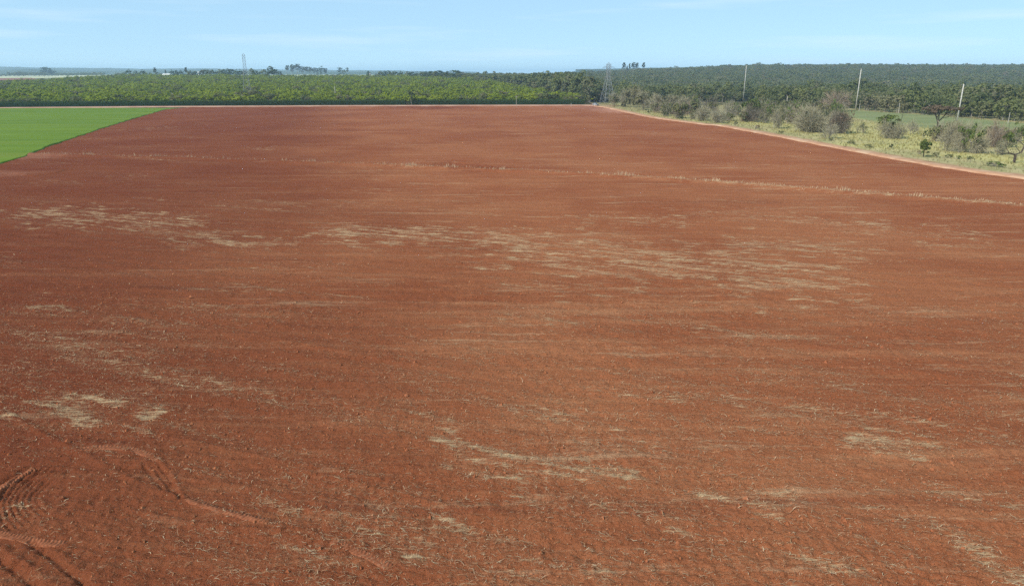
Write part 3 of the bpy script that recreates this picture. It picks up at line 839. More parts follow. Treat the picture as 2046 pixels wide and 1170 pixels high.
def far_hill(name, pix, Y, depth, seed):
    """a long low ridge far away: front slope, crest, back slope"""
    xs = np.linspace(pix[0][0], pix[-1][0], 160)
    top = np.interp(xs, [p[0] for p in pix], [p[1] for p in pix])
    rows = []
    pr = np.linspace(0, 1, 14)
    for k in pr:
        yy = Y + depth * k; prof = math.sin(math.pi * min(1, k) ) ** .8 if k < 1 else 0
        row = []
        for px, ty in zip(xs, top):
            p = atY(px, ty, Y + depth * .5); x = p[0] * yy / (Y + depth * .5)
            row.append((x, yy, -3 + (p[2] + 3) * prof))
        rows.append(row)
    co = np.array(rows); co[..., 2] += (4 * fbm(co[..., 0] / 260, co[..., 1] / 500, seed, 3)) * (co[..., 2] > 3)
    n = 160; i = np.arange(13)[:, None] * n; j = np.arange(n - 1)[None]
    f = np.stack([i + j, i + j + 1, i + n + j + 1, i + n + j], -1).reshape(-1, 4)
    tag(link(name, mesh_np(name, co.reshape(-1, 3), f, M_HILL, True)), kind='structure')
far_hill('hills', [(-700, 134), (0, 134), (120, 135.5), (240, 137), (420, 137.5), (600, 140), (800, 142), (950, 144)], 5000, 1800, 5)
far_hill('hills', [(-700, 139), (0, 140), (60, 139), (180, 142), (300, 141), (480, 142.5), (700, 143.5), (850, 145)], 3700, 1000, 9)
far_hill('hills', [(1150, 140), (1500, 131), (1850, 131.5), (1960, 131), (2046, 129.5), (2500, 128)], 3000, 1200, 13)

# ------------------------------------------------------------------ plants
def foliage(seed, clumps, per, rx, rz, zc, leaf, spread=.36, up=.25, squash=1.0, shell=(.55, 1.0)):
    """leaf-clump quads filling a lumpy crown"""
    g = np.random.default_rng(seed)
    d = g.normal(0, 1, (clumps, 3)); d[:, 2] += up; d /= np.linalg.norm(d, axis=1)[:, None]
    rad = g.uniform(*shell, clumps)[:, None]
    lob = 1 + .25 * np.sin(3 * np.arctan2(d[:, 1], d[:, 0]) + g.uniform(0, 6))[:, None]
    cen = d * rad * np.array([rx, rx, rz]) * lob
    cr = g.uniform(.6, 1.25, clumps) * spread * rx
    e = g.normal(0, 1, (clumps, per, 3)); e /= np.linalg.norm(e, axis=2)[..., None]
    e[..., 2] = np.where(e[..., 2] < -.3, -e[..., 2], e[..., 2])
    pos = cen[:, None] + e * (cr[:, None, None] * g.uniform(.55, 1, (clumps, per, 1))) * np.array([1, 1, .75 * squash])
    nrm = (e + .24 * g.normal(0, 1, e.shape) + np.array([0, 0, .40])).reshape(-1, 3); nrm /= np.linalg.norm(nrm, axis=1)[:, None]
    pos = pos.reshape(-1, 3); n = len(pos)
    a = np.cross(nrm, g.normal(0, 1, (n, 3))); a /= np.linalg.norm(a, axis=1)[:, None] + 1e-9; b = np.cross(nrm, a)
    s = (g.uniform(.55, 1.2, n) * leaf)[:, None]
    q = np.stack([pos - a * s * .5 - b * s * .22, pos + a * s * .1 - b * s * .5, pos + a * s * .55 + b * s * .1, pos - a * s * .15 + b * s * .5], 1)
    q[..., 2] += zc
    return q.reshape(-1, 3)

def quads_mesh(name, co, mat): return mesh_np(name, co, np.arange(len(co)).reshape(-1, 4), mat)

def trunk_mb(seed, h, r, limbs=4, spread=1.2, lean=.1):
    g = random.Random(seed); mb = MB()
    top = Vector((g.uniform(-lean, lean) * h, g.uniform(-lean, lean) * h, h))
    mid = top * .5 + Vector((g.uniform(-.08, .08) * h, g.uniform(-.08, .08) * h, 0))
    mb.tube([(0, 0, -.3), mid, top], [r, r * .75, r * .45], 5)
    for k in range(limbs):
        an = 6.28 * k / limbs + g.uniform(-.5, .5); s = mid.lerp(top, g.uniform(.1, .9))
        e = s + Vector((math.cos(an) * spread, math.sin(an) * spread, g.uniform(.5, 1.1) * spread))
        mb.tube([s, s.lerp(e, .5) + Vector((0, 0, .1 * spread)), e], [r * .45, r * .3, r * .12], 4)
    return mb

def branching(seed, h, r, levels=4, kids=3, spread=.62, first=.3, droop=0.0, flat=0.0, n=3, twist=.35):
    """leafless limbs: tapered tubes that fork"""
    g = random.Random(seed); mb = MB(); tips = []
    def grow(p, d, ln, rad, lv):
        e1 = p + d * ln * .5 + Vector((g.uniform(-1, 1), g.uniform(-1, 1), g.uniform(-.5, .6))) * ln * .10
        e = e1 + (d + Vector((g.uniform(-1, 1), g.uniform(-1, 1), g.uniform(-.4, .5))) * twist).normalized() * ln * .5
        mb.tube([p, e1, e], [rad, rad * .8, rad * .6], n)
        if lv == 0: tips.append(e); return
        k = kids if lv > 1 else kids + 1
        for i in range(k):
            an = 6.28 * i / k + g.uniform(-.7, .7)
            side = d.orthogonal().normalized(); side.rotate(Matrix.Rotation(an, 3, d))
            nd = (d * (1 - spread) + side * spread * g.uniform(.7, 1.3) + Vector((0, 0, .18 - droop))).normalized()
            if flat and lv < levels: nd.z *= (1 - flat); nd.normalize()
            grow(e if i else e1.lerp(e, .8), nd, ln * g.uniform(.62, .85), rad * .55, lv - 1)
    grow(Vector((0, 0, -.2)), Vector((g.uniform(-.1, .1), g.uniform(-.1, .1), 1)).normalized(), h * first, r, levels)
    return mb, tips

def twigs(seed, tips, n, ln, w):
    """fine twigs fanning from the branch tips"""
    g = np.random.default_rng(seed); t = np.array([tuple(p) for p in tips]); i = g.integers(0, len(t), n)
    p = t[i] + g.normal(0, .12, (n, 3)); c = t.mean(0)
    d = (p - c); d /= np.linalg.norm(d, axis=1)[:, None] + 1e-6; d = d * .7 + g.normal(0, .6, (n, 3)); d[:, 2] += .25; d /= np.linalg.norm(d, axis=1)[:, None]
    q = p + d * (g.uniform(.5, 1.2, n) * ln)[:, None]
    s = np.cross(d, g.normal(0, 1, (n, 3))); s /= np.linalg.norm(s, axis=1)[:, None] + 1e-9
    co = np.stack([p - s * w, p + s * w, q + s * w * .35, q - s * w * .35], 1)
    return co.reshape(-1, 3)

def make_tree(name, label, cat, crown_mesh, trunk_mesh, group=None, keep=True):
    r = bpy.data.objects.new(name, None); r.empty_display_size = .5
    COL.objects.link(r); tag(r, label, cat, group)
    link('trunk', trunk_mesh, r); link('crown', crown_mesh, r)
    return r

def top_z(me):
    a = np.zeros(len(me.vertices) * 3, np.float32); me.vertices.foreach_get('co', a); a = a.reshape(-1, 3)
    return a[:, 2].max(), np.abs(a[:, :2]).max() * 2

# crown meshes (each shared by many trees)
FOREST_CROWNS = [quads_mesh('crown', foliage(100 + k, 34, 16, 3.1 + .4 * (k % 3), 3.3 + .5 * (k % 2), 4.3 + .4 * (k % 3), .75), M_FOREST) for k in range(6)]
FOREST_DRY = [quads_mesh('crown', foliage(120 + k, 30, 14, 2.8 + .4 * k, 3.1, 4.2, .7), M_FORESTGREY) for k in range(3)]
FOREST_TRUNKS = [trunk_mb(130 + k, 5.5, .2, 4, 1.8).mesh('trunk', M_BARKGREY) for k in range(4)]
ORCH_CROWNS = [quads_mesh('orchard_crown', foliage(140 + k, 24, 15, 2.9 + .3 * (k % 3), 1.9, 3.0, .75, .38), M_ORCH) for k in range(5)]
OLIVE_CROWNS = [quads_mesh('olive_crown', foliage(150 + k, 24, 15, 2.6 + .3 * (k % 3), 2.4, 3.2, .7, .38), M_OLIVE) for k in range(4)]
FAR_CROWNS = [quads_mesh('far_crown', foliage(160 + k, 15, 11, 3.2 + .3 * (k % 3), 2.8, 5.0, 1.35, .42), M_FOREST) for k in range(5)]
FAR_DRY = [quads_mesh('far_crown', foliage(170 + k, 14, 11, 3.2, 2.7, 4.8, 1.3, .42), M_FORESTGREY) for k in range(2)]
DARK_CROWNS = [quads_mesh('crown', foliage(180 + k, 30, 15, 3.4 + .5 * k, 3.6 + .5 * k, 5.2 + .4 * k, .85), M_DARKLEAF) for k in range(3)]
EUC_CROWNS = [quads_mesh('crown', foliage(190 + k, 34, 16, 3.6 + .5 * (k % 2), 6.0, 14.5 + k, 1.5, .42, .25), M_EUC) for k in range(4)]
EUC_TRUNKS = [trunk_mb(200 + k, 15, .32, 6, 2.6, .04).mesh('trunk', M_BARKGREY) for k in range(2)]

# ---- instancing of the countless remainder
def stuff_instances(name, pts, idx, rot, scl, meshes, label, cat):
    src = bpy.data.collections.new(name + '_kinds')
    for k, me in enumerate(meshes):
        o = bpy.data.objects.new('%s_kind_%02d' % (name, k), me); src.objects.link(o)
    me = bpy.data.meshes.new(name); n = len(pts)
    me.vertices.add(n); me.vertices.foreach_set('co', np.ascontiguousarray(pts, np.float32).ravel())
    for an, ty, av in (('pick', 'INT', idx), ('turn', 'FLOAT', rot), ('size', 'FLOAT_VECTOR', scl if np.ndim(scl) == 2 else np.repeat(np.asarray(scl)[:, None], 3, 1).ravel())):
        a = me.attributes.new(an, ty, 'POINT'); a.data.foreach_set('vector' if ty == 'FLOAT_VECTOR' else 'value', np.ascontiguousarray(av, np.int32 if ty == 'INT' else np.float32).ravel())
    me.update()
    ng = bpy.data.node_groups.new(name, 'GeometryNodeTree')
    ng.interface.new_socket('Geometry', in_out='INPUT', socket_type='NodeSocketGeometry'); ng.interface.new_socket('Geometry', in_out='OUTPUT', socket_type='NodeSocketGeometry')
    N = ng.nodes.new; gi, go = N('NodeGroupInput'), N('NodeGroupOutput')
    ci = N('GeometryNodeCollectionInfo'); ci.inputs['Collection'].default_value = src; ci.inputs['Separate Children'].default_value = True; ci.inputs['Reset Children'].default_value = True
    ip = N('GeometryNodeInstanceOnPoints'); ip.inputs['Pick Instance'].default_value = True
    def na(nm, ty):
        a = N('GeometryNodeInputNamedAttribute'); a.data_type = ty; a.inputs['Name'].default_value = nm
        return [s for s in a.outputs if s.enabled][0]
    cx = N('ShaderNodeCombineXYZ'); ng.links.new(na('turn', 'FLOAT'), cx.inputs['Z'])
    ng.links.new(gi.outputs[0], ip.inputs['Points']); ng.links.new(ci.outputs[0], ip.inputs['Instance'])
    ng.links.new(na('pick', 'INT'), ip.inputs['Instance Index']); ng.links.new(cx.outputs[0], ip.inputs['Rotation'])
    ng.links.new(na('size', 'FLOAT_VECTOR'), ip.inputs['Scale']); ng.links.new(ip.outputs[0], go.inputs[0])
    o = link(name, me); md = o.modifiers.new('instances', 'NODES'); md.node_group = ng
    return tag(o, label, cat, kind='stuff')

def jgrid(x0, x1, y0, y1, dx, dy, jit, rot=0.0):
    gx, gy = np.meshgrid(np.arange(x0, x1, dx), np.arange(y0, y1, dy)); n = gx.size
    return gx.ravel() + NR.normal(0, jit, n), gy.ravel() + NR.normal(0, jit, n)

# ---- orchard
def hedge_y(x): return np.interp(x, [-480, -306, -226, -104, -7, 47.5], [402, 440, 457, 470, 475.5, 476])
def build_orchard():
    x, y = jgrid(-1060, 80, 440, 1300, 6.2, 10.5, 1.1)
    u = x / y
    # left and back limits of the orchard follow the photograph
    ok = (y > hedge_y(x) + 10) & (x < interp_poly(ORCH_RIGHT, y) - 2) & (u > -.84) & (x > -560 - .12 * y)
    x, y, u = x[ok], y[ok], u[ok]; n = len(x)
    kindn = fbm(x / 26, y / 22, 77, 2) + .55 * (1 - sstep(8, 70, y - hedge_y(x)))
    olive = (kindn > .62) | (NR.random(n) < .05)
    pick = np.where(olive, 5 + NR.integers(0, 4, n), NR.integers(0, 5, n))
    scl = NR.uniform(.8, 1.2, n) * (1 + .36 * pn(x / 40, y / 60, 8) + .26 * pn(x / 18, y / 24, 9)); rot = np.where(NR.random(n) < .5, 0, math.pi) + NR.normal(0, .25, n)
    size = np.stack([np.clip(scl, .8, 1.2) * NR.uniform(1.3, 2.1, n), np.clip(scl, .8, 1.3), scl * 1.05], -1)
    pts = np.stack([x, y, terr(x, y)], -1)
    order = np.argsort((y - hedge_y(x)) + 1e5 * (u < -.74))
    ind, rest = order[:300], order[300:]
    meshes = ORCH_CROWNS + OLIVE_CROWNS
    tr = [trunk_mb(210 + k, 2.6, .14, 3, 1.0).mesh('trunk', M_BARK) for k in range(2)]
    first = {}
    for i in ind:
        k = int(pick[i]); ol = k >= 5
        zone = 'left of the left pylon' if x[i] / y[i] < -.375 else 'between left pylon and lone dark hedge tree' if x[i] / y[i] < -.15 else 'right of the lone dark hedge tree'
        lab = ('greyish olive tree in front orchard rows ' if ol else 'bright green tree in front orchard rows ') + zone
        if k not in first:
            first[k] = make_tree('olive_green_tree' if ol else 'orchard_tree',
                'greyish olive tree among the front rows of the orchard behind the hedge' if ol else 'bright green rounded orchard tree in the front rows behind the hedge',
                'tree', meshes[k], tr[k % 2], 'olive grey trees in the front of the orchard' if ol else 'green trees in the front rows of the orchard')
            r = first[k]; r.location = pts[i]; r.rotation_euler = (0, 0, rot[i]); r.scale = size[i]; r['label'] = lab
        else:
            dup(first[k], pts[i], rot[i], size[i], lab)
    stuff_instances('orchard_canopy', pts[rest], pick[rest], rot[rest], size[rest], meshes, 'sea of green orchard tree crowns stretching back from the hedge', 'orchard')
    print('orchard', n)
build_orchard()

# ---- forest
def build_forest():
    x, y = jgrid(-330, 2150, 110, 2300, 5.7, 5.8, 1.7)
    u = x / y
    fe = np.array(sorted(FOREST_EDGE, key=lambda p: p[1])); edge = np.where(y < 478, np.interp(y, fe[:, 1], fe[:, 0]), interp_poly(ORCH_RIGHT + [(-300, 2400)], y))
    # edge of the wood between hedge end and tower
    front = np.interp(x, [40, 58, 66, 100, 140, 165], [470, 484, 516, 528, 512, 470])
    ok = (x > edge + 3) & ((x > 165) | (y > front + 2)) & (u < .86) & (y < 1250 + 1100 * sstep(-.1, .3, u) + 300)
    ok &= ~((np.abs(u - .318) < .020) & (y < 566)) & ~((np.abs(u - .131) < .022) & (y < 532))
    x, y, edge, front = x[ok], y[ok], edge[ok], front[ok]; n = len(x); u = x / y
    dist = np.hypot(x, y)
    dry = fbm(x / 50, y / 60, 87, 2) + .35 * (1 - sstep(0, 60, dist - 430)) > .55
    dry |= NR.random(n) < .06
    far = dist > 760
    pick = np.where(far, np.where(dry, 14 + NR.integers(0, 2, n), 9 + NR.integers(0, 5, n)), np.where(dry, 6 + NR.integers(0, 3, n), NR.integers(0, 6, n)))
    scl = (.62 + .75 * NR.random(n) ** 1.5) * (1 + .32 * pn(x / 50, y / 50, 18) + .2 * pn(x / 17, y / 17, 19)); rot = NR.uniform(0, 6.28, n)
    scl = scl * np.where(far, .72, 1.0)
    tall = sstep(.14, .07, u) * (1 - sstep(750, 1150, y)); scl = scl * (1 + .72 * tall) * np.where(NR.random(n) < .04, 1.35, 1)
    pts = np.stack([x, y, terr(x, y)], -1)
    vis = u < .745
    order = np.argsort(np.where(vis, 0, 1e6) + dist - 1.1 * 0)
    # the trees that show along the edge of the wood
    e = np.minimum(x - edge, np.where(x < 165, y - front, 1e9))
    order = np.argsort(np.where(vis, 0, 1e6) + e + .05 * dist)
    ind, rest = order[:300], order[300:]
    meshes = FOREST_CROWNS + FOREST_DRY + FAR_CROWNS + FAR_DRY
    first = {}
    for i in ind:
        k = int(pick[i])
        dr = 6 <= k < 9 or k >= 14; pxx = 1023 + 1400 * x[i] / (y[i] * CP + CAM_H * SP)
        zone = 'left of the right pylon' if pxx < 1205 else 'between the right pylon and the leftmost pole' if pxx < 1488 else 'between the leftmost and the middle pole' if pxx < 1712 else 'behind the pale green crop strip'
        lab = ('dull grey half bare tree at wood edge ' if dr else 'rounded dark green tree at wood edge ') + zone
        if k not in first:
            dr = 6 <= k < 9 or k >= 14
            first[k] = make_tree('dry_forest_tree' if dr else 'forest_tree',
                'dull grey green half bare tree along the near edge of the wood' if dr else 'rounded dark green tree along the near edge of the wood',
                'tree', meshes[k], FOREST_TRUNKS[k % 4], 'dry grey trees along the edge of the wood' if dr else 'green trees along the edge of the wood')
            r = first[k]; r.location = pts[i]; r.rotation_euler = (0, 0, rot[i]); r.scale = (scl[i],) * 3; r['label'] = lab
        else:
            dup(first[k], pts[i], rot[i], scl[i], lab)
    stuff_instances('forest', pts[rest], pick[rest], rot[rest], scl[rest], meshes, 'dense forest covering the valley and the long hillside to the right', 'forest')
    print('forest', n)
build_forest()

# ---- hedge along the far side of the field
def build_hedge():
    def one(x0, x1, label):
        L = int((x1 - x0) / .9); xs = np.linspace(x0, x1, L); ys = hedge_y(xs)
        prof = [(-1.25, 0), (-1.3, 1.5), (-1.1, 2.9), (-.5, 3.35), (.5, 3.35), (1.1, 2.9), (1.3, 1.4), (1.25, 0)]
        X = np.repeat(xs[:, None], 8, 1); Y = ys[:, None] + np.array([p[0] for p in prof])[None]; Z = np.repeat(np.array([p[1] for p in prof])[None], L, 0)
        Y = Y + .25 * fbm(X / 1.1, Z * 1.3, 5, 2); Z = Z * (1 + .10 * pn(X / 1.6, Z, 6) + .05 * pn(X / 12, Z * 0, 7)) - .1
        i = np.arange(L - 1)[:, None] * 8; j = np.arange(7)[None]
        f = np.stack([i + j, i + j + 1, i + 8 + j + 1, i + 8 + j], -1).reshape(-1, 4)
        core = mesh_np('inner_growth', np.stack([X, Y, Z], -1).reshape(-1, 3), f, M_HEDGECORE, False)
        n = int((x1 - x0) * 42); t = NR.random(n); x = x0 + (x1 - x0) * NR.random(n); a = math.pi * (1 - t ** .9)
        py, pz = hedge_y(x) - 1.5 * np.cos(a) * -1, np.minimum(3.75 * np.sin(a) ** .55, 3.7)
        py = hedge_y(x) + 1.45 * np.cos(a); pz = pz * (.92 + .14 * pn(x / 1.4, x * 0, 9) + .06 * NR.random(n))
        low = NR.random(n) < .45; py = np.where(low, hedge_y(x) - 1.45, py); pz = np.where(low, NR.uniform(.3, 3.3, n), pz)
        pos = np.stack([x, py, pz], -1); nr = np.stack([NR.normal(0, .5, n), np.where(low, -1, np.cos(a)), np.where(low, .3, np.sin(a))], -1) + NR.normal(0, .5, (n, 3))
        nr /= np.linalg.norm(nr, axis=1)[:, None]
        q = np.cross(nr, NR.normal(0, 1, (n, 3))); q /= np.linalg.norm(q, axis=1)[:, None]; b = np.cross(nr, q); s = NR.uniform(.25, .55, n)[:, None]
        co = np.stack([pos - q * s * .5, pos - b * s * .4, pos + q * s * .5, pos + b * s * .4], 1).reshape(-1, 3)
        r = bpy.data.objects.new('hedge', None); COL.objects.link(r); r.location = (0, 0, 0)
        tag(r, label, 'hedge', 'dark hedges along the far side of the field')
        link('inner_growth', core, r); link('foliage', quads_mesh('foliage', co, M_HEDGE), r)
    xa = at(812, 211)[0]
    one(-470, xa - 1.2, 'long dark green clipped hedge left of the lone dark tree behind the field')
    one(xa + 1.2, 47.5, 'dark green clipped hedge between the lone dark tree and the dirt road')
build_hedge()

# lone tree standing in the hedge line
p = at(815, 213)
t = make_tree('hedge_tree', 'lone dark tree with grey trunk standing in front of the long hedge', 'tree',
              quads_mesh('crown', foliage(311, 22, 14, 2.5, 2.7, 6.2, .7), M_DARKLEAF), trunk_mb(312, 6.5, .22, 5, 1.7).mesh('trunk', M_BARKGREY))
t.location = (p[0], hedge_y(p[0]) - 1.8, 0)

# ---- trees of the farmstead and the plain behind the orchard
FARM_G = 'trees around the farmstead on the skyline'
def sky_tree(px, top, Y, kind, label, group=None, wide=1.0, cache={}):
    """a tree at distance Y whose top reaches the pixel row top"""
    base = float(terr(*atY(px, 150, Y)[:2])); p = atY(px, top, Y)
    lib = dict(dark=DARK_CROWNS, euc=EUC_CROWNS, wood=FOREST_CROWNS)[kind]
    k = int(hsh(np.int64(px), np.int64(Y), 3)) % len(lib); key = (kind, k)
    if key not in cache:
        tm = EUC_TRUNKS[k % 2] if kind == 'euc' else FOREST_TRUNKS[k % 4]
        cache[key] = make_tree({'dark': 'dark_tree', 'euc': 'gum_tree', 'wood': 'broad_tree'}[kind], label, 'tree', lib[k], tm); first = True
    else: first = False
    s = max((p[2] - base) / top_z(lib[k])[0], .3); sc = (s * wide, s * wide, s)
    rz = (px * 1.7) % 6.28
    if first:
        r = cache[key]; r.location = (p[0], Y, base - .2); r.scale = sc; r.rotation_euler = (0, 0, rz)
    else:
        r = dup(cache[key], (p[0], Y, base - .2), rz, sc)
    r['label'] = label
    if group: r['group'] = group
    elif 'group' in r: del r['group']
    return r

ORD = ('first', 'second', 'third', 'fourth', 'fifth', 'sixth', 'seventh', 'eighth', 'ninth', 'tenth', 'eleventh', 'twelfth', 'thirteenth', 'fourteenth', 'fifteenth', 'sixteenth', 'seventeenth', 'eighteenth', 'nineteenth', 'twentieth')
sky_tree(256, 137, 1330, 'dark', 'leftmost big round dark tree of the skyline row behind the orchard', FARM_G)
for q, (px, tp, kd, wd) in enumerate(((247, 144, 'wood', 1), (270, 141, 'dark', .9), (283, 138.5, 'dark', 1), (289, 142, 'wood', 1), (300, 143, 'dark', .8), (313, 144, 'dark', .9), (320, 145, 'wood', 1))):
    sky_tree(px, tp, 1330 + (px * 7) % 60, kd, ORD[q] + ' tree from the left in the skyline group left of the white roof', FARM_G, wd)
sky_tree(308, 134.5, 1335, 'euc', 'slender pointed tree on the skyline just left of the white roof', FARM_G, .8)
sky_tree(330, 139.5, 1420, 'euc', 'thin pointed tree rising behind the white farm roof', FARM_G, .6)
sky_tree(370, 134, 1350, 'euc', 'tall narrow tree on the skyline between white roof and white wall', FARM_G, .8)
for q, (px, tp, kd) in enumerate(sorted(((342, 139, 'dark'), (352, 140, 'dark'), (360, 139.5, 'dark'), (379, 140, 'wood'), (388, 142, 'wood'), (403, 139, 'wood'), (411, 138.5, 'wood'), (421, 139, 'wood'), (430, 141, 'dark'), (438, 137.5, 'wood'), (446, 138, 'dark'), (455, 136.5, 'dark'),
                   (463, 138, 'dark'), (472, 138.5, 'dark'), (479, 137.5, 'dark'), (487, 140, 'wood'), (502, 136, 'wood'), (510, 140, 'dark'), (519, 143, 'dark'), (396, 144, 'dark')))):
    sky_tree(px, tp, 1320 + (px * 11) % 70, kd, ORD[q] + ' dark tree to the right of the white roof in the skyline row', FARM_G)
sky_tree(540, 131.5, 1330, 'dark', 'largest dark round tree on the skyline right of the left pylon', FARM_G, 1.15)
sky_tree(527, 138, 1330, 'wood', 'lower green tree leaning on the left of the largest skyline tree', FARM_G)
sky_tree(550, 138, 1325, 'dark', 'dark tree sloping down right of the largest skyline tree', FARM_G, 1.1)
sky_tree(558, 142, 1320, 'dark', 'lowest dark tree at the right end of the farm tree row', FARM_G, 1.1)
GG = 'hazy row of tall trees standing on the pale field'
for q, (px, tp, wd) in enumerate(((573, 130, .7), (584, 128.5, 1), (594, 127.5, 1), (603, 132, 1), (610, 133, .9), (618, 133.5, 1), (627, 135, 1), (633, 136, .9), (643, 131.5, 1.1), (650, 136, .9))):
    sky_tree(px, tp, 2300 + (px * 13) % 80, 'euc' if wd != 1.1 else 'dark', ORD[q] + ' from the left in the hazy row of tall trees on the pale field', GG, wd * (1.6 if wd != 1.1 else 1.1))
sky_tree(634, 144.5, 2150, 'wood', 'low dark bush in front of the hazy tall tree row', GG)
G3 = 'small hazy clump of trees on the pale field'
sky_tree(680, 134.5, 2350, 'dark', 'left broad tree of the isolated hazy pair on the pale field', G3, .9)
sky_tree(694, 135, 2360, 'euc', 'right ragged tree of the isolated hazy pair on the pale field', G3, 1)
sky_tree(687, 139, 2340, 'wood', 'low tree filling the middle of the isolated hazy pair', G3, 1)
RB = 'trees on the skyline right of the cream tank'
sky_tree(736, 141.5, 1300, 'dark', 'round dark tree beside the cream tank at the orchard edge', RB)
sky_tree(751, 145, 1310, 'euc', 'thin short tree right of the cream tank', RB, .5)
for k, (px, tp) in enumerate(((761, 140.5), (768, 141), (776, 140.5), (783, 143), (791, 142.5), (800, 141.5), (815, 141.5), (823, 143.5), (832, 143), (843, 143), (851, 142), (860, 141.5), (871, 141), (880, 140), (893, 141.5))):
    sky_tree(px, tp, 1270 - (px - 760) * 1.2, 'dark' if k % 3 else 'wood', ORD[k] + ' tree from the cream tank in the dark skyline belt', RB)
sky_tree(913, 139.5, 1050, 'dark', 'broad high crown of the wood rising above the orchard back edge', RB, 1.5)
sky_tree(972, 141.5, 1150, 'wood', 'tree of the wood that peaks on the skyline above the right orchard corner', RB, 1.2)
# tall gum trees on the skyline near the right pylon
EG = 'tall thin gum trees on the skyline right of the pylon'
sky_tree(1247, 124.5, 1650, 'euc', 'left gum tree of the tall skyline group right of the pylon', EG, 1.0)
sky_tree(1253, 131, 1650, 'euc', 'shorter gum tree crowding the left one of the skyline group', EG, .8)
sky_tree(1258.5, 126, 1650, 'euc', 'thinnest gum tree second from left in the skyline group', EG, .55)
sky_tree(1266, 124, 1650, 'euc', 'left half of the broad middle gum tree pair on the skyline', EG, .95)
sky_tree(1273, 125, 1650, 'euc', 'right half of the broad middle gum tree pair on the skyline', EG, .95)
sky_tree(1286, 124.5, 1650, 'euc', 'right gum tree standing apart in the tall skyline group', EG, 1.0)
for px, tp, lab in ((1176, 139.5, 'round tree head on the skyline left of the right pylon'), (1195, 142, 'small tree on the skyline just left of the right pylon'), (1322, 135, 'tree crown peaking where the hill begins right of the gum trees'),
                    (1519, 125.5, 'lone tree head poking above the hill crest right of the first pole'), (1652, 126.5, 'lone small tree on the hill crest left of the middle pole')):
    sky_tree(px, tp, 1850 if px > 1300 else 1500, 'wood', lab, 'single trees peeping over the skyline', .5)
# hazy tree belt on the far left plain
def far_belt():
    n = 260; px = NR.uniform(28, 245, n); Y = NR.uniform(2500, 2900, n); x = (px - 1023) / 1400 * (Y * CP * 1.048)
    z = terr(x, Y); s = NR.uniform(.9, 1.5, n) * np.interp(px, [28, 60, 85, 110, 160, 245], [.7, 1.2, 1.5, 1.4, 1.1, 1.1])
    stuff_instances('tree_belt', np.stack([x, Y, z], -1), NR.integers(0, 5, n), NR.uniform(0, 6.28, n), s, FAR_CROWNS, 'long hazy belt of trees across the far plain at left', 'tree belt')
far_belt()
BL = 'tallest trees of the far left belt'
for q, (px, tp) in enumerate(((86, 134.5), (93, 133.5), (99, 136), (108, 138.5))):
    sky_tree(px, tp, 2600, 'dark', ORD[q] + ' from the left of the tallest hazy trees in the far left belt', BL)
sky_tree(16, 144, 2500, 'wood', 'isolated small hazy tree at the far left edge of the plain', BL)

# ---- shrubs and bare trees in the grass right of the road
def place(root, px, py, hpx, own_h, rz=0.0, wide=1.0):
    x, y = at(px, py); depth = y * CP + CAM_H * SP
    s = hpx * depth / 1400 / own_h
    root.location = (x, y, .2); root.rotation_euler = (0, 0, rz); root.scale = (s * wide, s * wide, s)
    return root

def shrub(name, label, seed, px, py, wpx, hpx, leaf=None, twigm=M_TWIG, leafn=14, twign=900, cat='shrub', bark=M_BARKGREY, leaf_top=False, kids=4, levels=3, first=.28, spread=.72, leafsize=.35, per=16, low=False):
    r = bpy.data.objects.new(name, None); COL.objects.link(r); tag(r, label, cat)
    gs = random.Random(seed * 3 + 1); mb = MB(); tips = []; ns = 1 if cat == 'tree' else gs.choice((3, 4, 4))
    for q in range(ns):
        m1, t1 = branching(seed + 31 * q, 4.0 * (1 if q == 0 else gs.uniform(.5, .95)), .10, levels, 3 if ns > 1 else kids, spread, first)
        ox, oy, an = (0, 0, 0) if q == 0 else (gs.uniform(-1.7, 1.7), gs.uniform(-1, 1), gs.uniform(0, 6.28)); ca, sa = math.cos(an), math.sin(an)
        mv = lambda v: (v[0] * ca - v[1] * sa + ox, v[0] * sa + v[1] * ca + oy, v[2])
        mb.add([mv(v) for v in m1.v], m1.f); tips += [Vector(mv(t)) for t in t1]
    zs = [t.z for t in tips]; H = max(zs) + .4
    link('trunk', mb.mesh('trunk', bark), r)
    if twign:
        co = twigs(seed, tips, int(twign * .8), 1.0, .016)
        if low:
            co2 = twigs(seed + 1, [t * .55 for t in tips], twign // 2, .9, .018); co = np.concatenate([co, co2])
        link('twigs', quads_mesh('twigs', co, twigm), r)
    if leaf:
        R_ = max(max(abs(t.x), abs(t.y)) for t in tips)
        if leaf_top: co = foliage(seed + 5, leafn, per, R_ * .8, H * .22, H * .80, leafsize, .40, .4)
        else: co = foliage(seed + 5, leafn, per, R_ * .95, H * .42, H * .52, leafsize, .38, .1)
        link('leaves', quads_mesh('leaves', co, leaf), r)
    W = 2 * max(max(abs(t.x) for t in tips), 1) + .8
    x, y = at(px, py); depth = y * CP + CAM_H * SP; m = depth / 1400
    r.location = (x, y, .2); sx = wpx * m / W; sz = hpx * m / H
    r.scale = (sx, sx, sz); r.rotation_euler = (0, 0, 0)
    return r

